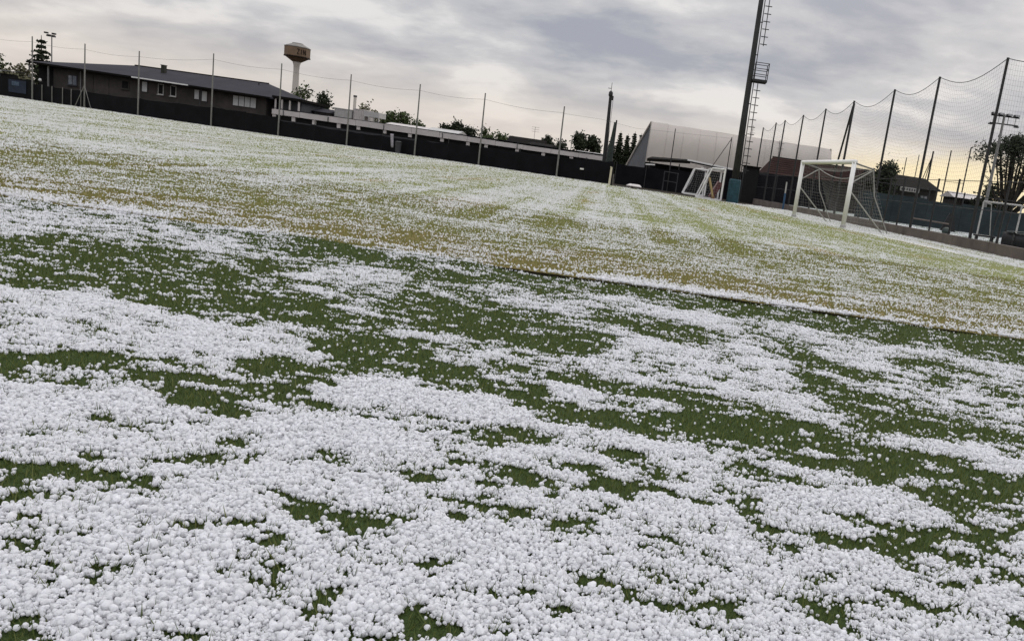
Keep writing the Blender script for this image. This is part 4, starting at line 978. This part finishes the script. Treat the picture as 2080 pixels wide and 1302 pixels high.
for (ya, ha), (yb, hb) in zip(NP[:-1], NP[1:]):
    sag = 0.085 * (yb - ya)
    P_ = bilin((net_x(ya), ya, 0.4), (net_x(yb), yb, 0.4), (net_x(yb), yb, hb - 0.02), (net_x(ya), ya, ha - 0.02), sag, (0.12, 0, 0))
    w_ = yb - ya
    net_panel(MB(), P_, int(w_ / 0.15), int(5.6 / 0.15), 0.0019, 8).build('net', 'darknet', nf)
    MB().tube([P_(t, 1.0) for t in np.linspace(0, 1, 11)], 0.012, 5).build('top_rope', 'darknet', nf)
    for fr_ in (0.33, 0.66):
        y = lerp(ya, yb, fr_) if yb < 41 else None
        if y: MB().tube([(net_x(y) + 0.03, y, 0.33), (net_x(y) + 0.03, y, 2.25)], 0.035, 7).build('short_post', 'darksteel', nf)
    MB().tube([(net_x(ya) + 0.06, ya, 2.2), (net_x(yb) + 0.06, yb, 2.2)], 0.012, 5).build('tension_wire', 'darknet', nf)
    MB().tube([(net_x(ya) + 0.06, ya, 1.3), (net_x(yb) + 0.06, yb, 1.3)], 0.012, 5).build('tension_wire', 'darknet', nf)
# doubled, braced post
MB().tube([(net_x(40.82) + 0.10, 41.2, 0.33), (net_x(40.82) + 0.06, 41.0, 5.9)], 0.05, 7).build('prop_post', 'darksteel', nf)
MB().tube([(net_x(40.82) - 0.04, 43.3, 0.33), (net_x(40.82), 40.86, 5.75)], 0.05, 7).build('prop_post', 'darksteel', nf)

# far net posts past the court
fn = thing('distant_net_fence', (24, 75, 0), 'row of thin tall posts standing far behind the court against the yellow sky', 'fence')
for x, z, r_ in ((20.9, 5.6, 0.05), (22.0, 5.95, 0.05), (23.1, 6.35, 0.05), (24.33, 6.85, 0.10), (25.95, 7.15, 0.07), (27.7, 7.65, 0.07)):
    MB().tube([(x, 75, -0.1), (x, 75, z)], r_, 7, r_ * 0.75).build('post', 'darksteel', fn)
for dx in (-0.55, -0.28): MB().tube([(24.33 + dx, 75, 4.0), (24.33, 75, 6.4)], 0.04, 6).build('brace', 'darksteel', fn)
MB().tube([(26.0, 75, 4.3), (27.7, 75, 4.35)], 0.025, 6).build('rail', 'darksteel', fn)

# court screens, goal, mast
cs = thing('court_screen', (18, 46, COURT_Z), 'teal grey windscreen fence along the back of the court', 'fence')
xsn = [11.2, 13.2, 15.2, 17.2, 19.2, 21.2, 23.2, 25.2]
for i in range(7):
    b = MB(); k = 5; top = [(lerp(xsn[i] + 0.012, xsn[i + 1] - 0.012, j / k), 46, 1.80 + 0.05 * math.sin(i * 2.3) + random.uniform(-0.03, 0.03)) for j in range(k + 1)]
    b.slab(top + [(xsn[i + 1] - 0.012, 46, COURT_Z + 0.02), (xsn[i] + 0.012, 46, COURT_Z + 0.02)], (0, 0.03, 0)); b.build('screen_panel', 'teal_screen', cs)
for x in xsn: MB().tube([(x, 46.08, COURT_Z - 0.1), (x, 46.08, 2.5)], 0.04, 7).build('post', 'darksteel', cs)
MB().tube([(xsn[0], 46.08, 2.4), (xsn[-1], 46.08, 2.4)], 0.02, 6).build('top_rail', 'darksteel', cs)
cg = thing('court_goal', (18.3, 43, COURT_Z), 'small white goal on the court in front of the teal screen', 'goal')
for x, y in ((17.55, 44.0), (18.85, 42.2)): MB().tube([(x, y, COURT_Z - 0.02), (x, y, 2.08)], 0.05, 8).build('upright', 'whitedull', cg)
MB().tube([(17.55, 44.0, 2.1), (18.85, 42.2, 2.1)], 0.05, 8).build('crossbar', 'whitedull', cg)
MB().tube([(18.85, 42.2, 2.08), (19.5, 42.7, 2.0), (19.9, 43.0, COURT_Z)], 0.03, 6).build('back_stay', 'whitedull', cg)
MB().tube([(17.55, 44.0, 2.08), (18.2, 44.5, 2.0), (18.6, 44.8, COURT_Z)], 0.03, 6).build('back_stay', 'whitedull', cg)
bl_ = thing('court_ball', (10.35, 29.3, 0.36), 'dark round ball resting on the court just behind the low wall', 'ball')
b = MB(); cz = COURT_Z + 0.16
b.lathe((10.55, 29.3), [(0.16 * math.sin(a), cz - 0.16 * math.cos(a)) for a in np.linspace(0.08, math.pi - 0.08, 12)], 16).build('ball_shell', material('dark_green_ball', (0.035, 0.05, 0.045), 0.6, 0.4, 12), bl_, True)
rl = thing('rolled_cover', (11.3, 25.4, COURT_Z), 'thick black rolled cover lying on the court behind the wall at the right edge', 'rolled cover')
b = MB(); b.tube([(11.15, 25.9, COURT_Z + 0.24), (11.9, 25.6, COURT_Z + 0.25), (12.7, 25.2, COURT_Z + 0.24)], [0.24, 0.25, 0.23], 14).build('roll', 'rubber', rl, True)
for t in (0.2, 0.55, 0.85):
    b = MB(); p0 = Vector((11.15, 25.9, COURT_Z + 0.24)).lerp(Vector((12.7, 25.2, COURT_Z + 0.24)), t); dv = Vector((1.55, -0.7, 0)).normalized() * 0.03
    b.tube([p0 - dv, p0 + dv], 0.262, 14).build('strap', 'darksteel', rl)
MB().bar((11.2, 25.75, COURT_Z + 0.505), (12.2, 25.3, COURT_Z + 0.60), 0.18, 0.02).build('loose_flap', 'galv', rl)
bx_ = thing('court_bench', (9.95, 27.2, COURT_Z), 'low dark bench and leaning bars behind the wall near the right edge', 'bench')
MB().box(10.55, 11.2, 26.5, 26.75, COURT_Z + 0.20, COURT_Z + 0.26).build('seat', 'darksteel', bx_)
for x in (10.6, 11.12): MB().box(x, x + 0.05, 26.55, 26.7, COURT_Z - 0.02, COURT_Z + 0.199).build('leg', 'darksteel', bx_)
for k_, x in enumerate((10.95, 11.15, 11.35)): MB().tube([(x, 26.3, COURT_Z), (x + 0.12, 26.3, 1.6)], 0.025, 6).build('leaning_bar', 'darksteel', bx_)
hz_ = thing('hurdle', (13, 42, COURT_Z), 'dark slanting hurdle lying on the court before the teal screen', 'hurdle')
MB().tube([(13.0, 41.5, COURT_Z + 0.42), (15.0, 41.5, COURT_Z + 0.38)], 0.05, 6).build('rail', 'wall', hz_)
b = MB(); b.slab([(14.6, 41.5, COURT_Z - 0.01), (15.4, 41.5, COURT_Z - 0.01), (15.25, 41.5, COURT_Z + 0.85), (14.95, 41.5, COURT_Z + 0.95)], (0, 0.08, 0)); b.build('end_board', 'rubber', hz_)
MB().bar((13.05, 41.5, COURT_Z - 0.01), (13.05, 41.5, COURT_Z + 0.4), 0.06, 0.06).build('leg', 'darksteel', hz_)

fm = thing('court_floodlight', (17.9, 50, 0), 'grey floodlight mast with a double crossarm of lamps beside the umbrella pine', 'mast')
sc_ = 50 / 44.0
fx = lambda x: x * sc_
MB().tube([(fx(17.66), 50, -0.1), (fx(17.66), 50, 7.6)], 0.12, 9, 0.07).build('shaft', 'galv', fm)
for z in (7.02, 7.48):
    MB().tube([(fx(16.95), 50, z), (fx(18.48), 50, z + 0.02)], 0.04, 7).build('crossarm', 'darksteel', fm)
for x in (17.1, 17.4, 17.9, 18.3): MB().tube([(fx(x), 50, 7.02), (fx(x), 50, 7.5)], 0.02, 6).build('arm_strut', 'galv', fm)
for x in (17.05, 17.42, 17.86, 18.25):
    f_ = MB().box(fx(x) - 0.10, fx(x) + 0.18, 49.8, 50.1, 7.53, 7.65).build('lamp', 'darksteel', fm)
    MB().box(fx(x) - 0.08, fx(x) + 0.16, 49.785, 49.798, 7.545, 7.635).build('lamp_glass', 'lens', f_)
for x in (17.0, 18.4): MB().box(fx(x) - 0.12, fx(x) + 0.12, 49.85, 50.1, 6.92, 6.99).build('lamp', 'darksteel', fm)

lf = thing('corner_floodlight', (-76.3, 98, 0), 'thin pale floodlight pole with four small lamps beside the tall spruce', 'mast')
MB().tube([(-76.3, 98, -0.1), (-76.3, 98, 7.65)], 0.08, 8, 0.055).build('shaft', 'galv', lf)
for x, z in ((-76.95, 7.82), (-76.0, 7.8), (-76.65, 7.5), (-76.05, 7.48)):
    f_ = MB().box(x - 0.18, x + 0.18, 97.8, 98.1, z - 0.09, z + 0.09).build('lamp', 'darksteel', lf)
MB().tube([(-76.9, 98, 7.63), (-75.9, 98, 7.63)], 0.04, 6).build('crossarm', 'darksteel', lf)
dg = thing('dugout', (-60.5, 69, 0), 'dark shelter with a pale roof edge at the far left end of the fence', 'shelter')
MB().box(-64, -58.3, 69.2, 71, -0.1, 1.88).build('back', 'blackhole', dg)
b = MB(); b.slab([(-64, 68.6, 1.90), (-57.8, 68.6, 2.06), (-57.8, 71.2, 2.2), (-64, 71.2, 2.04)], (0, 0, 0.04)); b.build('roof', 'greywall', dg)
MB().bar((-64, 68.55, 1.90), (-57.75, 68.55, 2.06), 0.08, 0.11).build('roof_edge', 'whitedull', dg)
for x in (-58.0, -60.5): MB().tube([(x, 68.7, -0.1), (x, 68.7, 1.9)], 0.04, 6).build('post', 'greywall', dg)

# ------------------------------------------------------------------ the goal
goal = thing('football_goal', (6.25, 31.8, PITCH_Z), 'full white football goal with net and braces at the right side of the pitch', 'goal')
gn, gf = Vector((6.66, 28.85, 0)), Vector((5.83, 34.80, 0))
gd = (gf - gn).normalized(); gb = Vector((gd.y, -gd.x, 0))
GH = 2.40
Z = lambda v, z: (v.x, v.y, z)
for p0 in (gn, gf):
    MB().tube([Z(p0, -0.03), Z(p0, GH)], 0.085, 12).build('upright', 'white', goal, True)
    MB().lathe((p0.x, p0.y), [(0.11, -0.03), (0.11, 0.12), (0.09, 0.14)], 12).build('ground_socket', 'whitedull', goal)
    bk = p0 + gb * 0.75
    MB().tube([Z(p0, GH - 0.03), Z(bk, GH - 0.16)], 0.030, 7).build('net_stanchion', 'galv', goal)
    MB().tube([Z(p0, GH - 1.0), Z(p0 + gb * 1.5, PITCH_Z)], 0.026, 7).build('diagonal_brace', 'whitedull', goal)
    MB().tube([Z(p0, GH - 0.75), Z(bk, GH - 0.20)], 0.022, 6).build('stanchion_brace', 'whitedull', goal)
MB().tube([Z(gn - gd * 0.08, GH + 0.005), Z(gf + gd * 0.08, GH + 0.005)], 0.085, 12).build('crossbar', 'white', goal, True)
b = MB()
t0, t1 = gn + gb * 0.75, gf + gb * 0.75
g0, g1 = gn + gb * 1.72, gf + gb * 1.7
net_panel(b, bilin(Z(g0, PITCH_Z), Z(g1, PITCH_Z), Z(t1, GH - 0.16), Z(t0, GH - 0.16), 0.38, tuple(-gb * 0.35)), 40, 17, 0.0021, 8)
net_panel(b, bilin(Z(t0, GH - 0.16), Z(t1, GH - 0.16), Z(gf, GH), Z(gn, GH), 0.0, (0, 0, -0.22)), 40, 7, 0.0021, 8)
for p0, t_, g_ in ((gn, t0, g0), (gf, t1, g1)):
    net_panel(b, bilin(Z(p0, PITCH_Z), Z(g_, PITCH_Z), Z(t_, GH - 0.16), Z(p0, GH - 0.03), 0.0, tuple(gd * 0.15)), 12, 17, 0.0021, 6)
b.build('net', 'greynet', goal)
MB().tube([Z(t0.lerp(t1, t), GH - 0.16 - 0.38 * math.sin(math.pi * t)) for t in np.linspace(0, 1, 13)], 0.016, 6).build('net_rope', 'greynet', goal)
for t_, g_ in ((t0, g0), (t1, g1)):
    MB().tube([Z(t_, GH - 0.16), Z(t_.lerp(g_, 0.45) - gb * 0.22, 1.3), Z(g_, PITCH_Z)], 0.020, 6).build('net_rope', 'greynet', goal)
b = MB(); c0, c1 = gn - gd * 8.5, gf + gd * 14
b.slab([Z(c0 - gb * 0.06, PITCH_Z + 0.004), Z(c0 + gb * 0.06, PITCH_Z + 0.004), Z(c1 + gb * 0.06, PITCH_Z + 0.004), Z(c1 - gb * 0.06, PITCH_Z + 0.004)], (0, 0, 0.003))
structure(b.build('goal_line', 'white'))

# ------------------------------------------------------------------ trees
def foliage(b, pts, rad, n, size, flat=1.0):
    for p0 in pts:
        for _ in range(n):
            d = Vector((random.gauss(0, 1), random.gauss(0, 1), random.gauss(0, 1) * flat)) * (rad * 0.5)
            c_ = Vector(p0) + d; s = size * random.uniform(0.5, 1.4)
            u = Vector((random.uniform(-1, 1), random.uniform(-1, 1), random.uniform(-1, 1))).normalized(); w_ = u.orthogonal().normalized()
            o_ = len(b.v)
            b.v += [tuple(c_ - u * s), tuple(c_ + w_ * s * 0.6), tuple(c_ + u * s), tuple(c_ - w_ * s * 0.5)]
            b.f.append((o_, o_ + 1, o_ + 2, o_ + 3))
def broad_tree(name, x, y, h, w, mat, label, group=None, trunk=0.35, dens=1.0, z0=0.0, size=0.16):
    t = thing(name, (x, y, z0), label, 'tree', group)
    tb, cb = MB(), MB()
    tb.tube([(x, y, z0 - 0.1), (x + random.uniform(-.1, .1), y, z0 + h * 0.35), (x + random.uniform(-.15, .15), y, z0 + h * 0.8)], [0.05 * h * 0.6, 0.035 * h * 0.6, 0.012 * h], 7)
    tips = []
    for i in range(int(11 * dens) + 4):
        a = random.uniform(0, 6.28); e = random.uniform(0.0, 1.0)
        zb0 = z0 + h * random.uniform(trunk, 0.75)
        rr = w * 0.5 * random.uniform(0.45, 1.0) * math.sqrt(max(0.05, 1 - (e * 0.95) ** 2.2))
        tip = Vector((x + rr * math.cos(a), y + rr * math.sin(a), min(z0 + h * 0.98, z0 + h * (trunk + (0.95 - trunk) * e))))
        base = Vector((x, y, min(zb0, tip.z - 0.05 * h)))
        mid = base.lerp(tip, 0.5) + Vector((0, 0, -0.03 * h))
        tb.tube([base, mid, tip], [0.022 * h * 0.5, 0.014 * h * 0.5, 0.006 * h * 0.5], 5)
        tips += [tip, mid.lerp(tip, 0.5) + Vector((random.uniform(-.2, .2), random.uniform(-.2, .2), random.uniform(-.1, .25)))]
    tb.build('trunk', 'bark', t, True)
    foliage(cb, tips, 0.24 * w * random.uniform(0.8, 1.1), int(42 * dens), size)
    cb.build('crown', mat, t)
    return t
def conifer(x, y, h, w, mat, label, group=None, z0=0.0, dens=1.0, name='conifer_tree'):
    t = thing(name, (x, y, z0), label, 'tree', group)
    tb, cb = MB(), MB()
    tb.tube([(x, y, z0 - 0.1), (x, y, z0 + h)], 0.03 * h, 7, 0.004 * h)
    lv = int(11 * dens) + 3
    for i in range(lv):
        f_ = i / lv; z = z0 + h * (0.12 + 0.86 * f_)
        r_ = w * 0.5 * (1 - f_) ** 0.8 * random.uniform(0.75, 1.15) + 0.05
        nb = 7 if f_ < 0.7 else 5
        for j in range(nb):
            a = random.uniform(0, 6.28); rr = r_ * random.uniform(0.6, 1.1)
            tip = Vector((x + rr * math.cos(a), y + rr * math.sin(a), z - 0.12 * rr))
            tb.tube([(x, y, z), tip], 0.006 * h, 4, 0.002 * h)
            for q in range(int(5 * dens) + 2):
                s_ = (q + 0.6) / (int(5 * dens) + 2)
                foliage(cb, [Vector((x, y, z)).lerp(tip, s_)], 0.22 * w * (1 - f_) * 0.6 + 0.10, 5, 0.11 + 0.02 * w, 0.5)
    tb.build('trunk', 'bark', t, True); cb.build('crown', mat, t)
    return t
conifer(-76.0, 96, 7.3, 4.8, 'leafdark', 'tall dark spruce behind the left end of the clubhouse', dens=0.75)
broad_tree('cedar_tree', -63.9, 74, 3.9, 3.6, 'leafgreen', 'spreading green cedar at the far left edge behind the shelter', dens=1.3)
broad_tree('brush_tree', -61.6, 75, 2.7, 2.6, 'leafpale', 'low brownish bush between the far left cedar and the tall spruce', dens=0.8)
broad_tree('slender_tree', -46.0, 100, 5.9, 2.6, 'leafgreen', 'loose green tree directly right of the water tower foot', dens=0.9)
broad_tree('round_tree', -43.7, 100, 5.5, 2.6, 'leafdark', 'rounded dark tree right of the loose one beside the water tower', dens=1.3)
broad_tree('bare_tree', -38.6, 100, 5.0, 2.6, 'leafpale', 'thin pale budding tree behind the narrow grey container', dens=0.5)
broad_tree('bare_tree', -36.3, 99, 4.2, 2.2, 'leafpale', 'second, smaller budding tree right of the first behind the containers', dens=0.5)
for x, h, w, lab in ((-35.0, 4.55, 2.6, 'leftmost of three merging green trees behind the low pale shed'), (-33.3, 4.5, 2.6, 'middle of three merging green trees behind the low pale shed'), (-31.7, 3.9, 2.4, 'rightmost and lowest of three merging trees behind the low pale shed')):
    broad_tree('green_tree', x, 100, h, w, 'leafgreen', lab, 'green trees behind the low pale shed', dens=1.2)
for x, h, w, m_, lab in ((-28.2, 3.6, 2.2, 'leafdark', 'small dark tree left of the thicket behind the whitish shed roof'), (-26.6, 4.1, 2.4, 'leafdark', 'dark round tree in the thicket behind the whitish shed roof'), (-24.9, 3.95, 2.2, 'leafdark', 'dark tree at the right end of the thicket behind the whitish shed roof'), (-22.9, 4.05, 2.4, 'leafgreen', 'grey green tree just right of a tall fence pole'), (-21.0, 3.7, 2.0, 'leafgreen', 'small tree at the left gable of the dark house'), (-15.2, 4.1, 1.8, 'leafdark', 'dark tree at the right end of the gabled house'), (-13.3, 3.7, 2.2, 'leafdark', 'low dark tree sloping away right of the gabled house')):
    broad_tree('thicket_tree', x, 100, h, w, m_, lab, 'trees beyond the pale building', dens=1.1)
broad_tree('dark_tree', -10.6, 95, 4.75, 2.4, 'leafdark', 'dark spiky tree left of the utility pole, left of its pair', 'pair of dark trees left of the utility pole', dens=1.3)
broad_tree('dark_tree', -9.0, 95, 4.7, 2.2, 'leafdark', 'dark spiky tree left of the utility pole, right of its pair', 'pair of dark trees left of the utility pole', dens=1.3)
for i, (x, h, lab) in enumerate(((-6.9, 5.0, 'first dark cypress of the row right of the utility pole'), (-6.0, 5.7, 'second dark cypress of the row, the pointed tallest one'), (-5.1, 5.5, 'third dark cypress of the row, in its middle'), (-4.3, 5.9, 'fourth dark cypress of the row by the hall end'), (-3.5, 5.8, 'last dark cypress of the row, half behind the slanting hall end'))):
    conifer(x * 1.31, 126, h * 1.28, 2.5, 'leafdark', lab, 'row of dark cypresses left of the white hall', dens=1.5, name='cypress_tree')
broad_tree('garden_tree', 17.9, 66, 4.9, 2.0, 'leafdark', 'dark round tree between the goal and the long dark house', dens=1.4)
broad_tree('hedge_tree', 27.6, 68, 4.1, 3.0, 'leafdark', 'dark bush behind the pale-roofed hut left of the umbrella pine', dens=1.4)
broad_tree('hedge_tree', 33.6, 66, 3.6, 4.0, 'leafdark', 'dark bush at the right edge below the umbrella pine', dens=1.4)

# umbrella pine: many upswept stems under a flat dark canopy
pine = thing('umbrella_pine', (26.6, 62, 0), 'large umbrella pine with bare upswept stems and dark flat canopy at the right edge', 'tree')
tb, cb = MB(), MB()
tb.tube([(26.8, 62, -0.1), (26.75, 62, 1.6), (26.8, 62, 2.4)], [0.34, 0.28, 0.24], 9)
tips = []
for i in range(26):
    a = 2 * math.pi * i / 26 + random.uniform(-.1, .1); R = 3.2 * random.uniform(0.2, 1.0)
    b0 = Vector((26.8, 62, random.uniform(1.6, 2.6)))
    tip = Vector((26.9 + R * math.cos(a), 62 + 0.8 * R * math.sin(a), 7.5 - 0.12 * R * R + random.uniform(-0.6, 0.1)))
    m1 = b0.lerp(tip, 0.35) + Vector((R * 0.22 * math.cos(a), R * 0.15 * math.sin(a), -0.15)); m2 = b0.lerp(tip, 0.7) + Vector((R * 0.12 * math.cos(a), 0, 0))
    tb.tube([b0, m1, m2, tip], [0.13, 0.10, 0.07, 0.03], 6)
    tips += [tip, tip + Vector((random.uniform(-.5, .5), random.uniform(-.5, .5), random.uniform(-0.1, .25)))]
    for q in range(4):
        s0 = m1.lerp(tip, random.uniform(0.1, 0.9)); s1 = s0 + Vector((random.uniform(-.8, .8), random.uniform(-.6, .6), random.uniform(.1, .7)))
        tb.tube([s0, s1], 0.035, 4, 0.012)
        if random.random() < 0.55: foliage(cb, [s1], 0.45, 16, 0.10)
foliage(cb, tips, 0.95, 60, 0.13, 0.45)
for q in range(30):
    a = random.uniform(0, 6.28); R = 3.4 * math.sqrt(random.random()); foliage(cb, [(26.9 + R * math.cos(a), 62 + 0.8 * R * math.sin(a), 7.55 - 0.10 * R * R)], 0.8, 30, 0.13, 0.4)
tb.build('trunk', 'bark', pine, True); cb.build('crown', 'leafdark', pine)
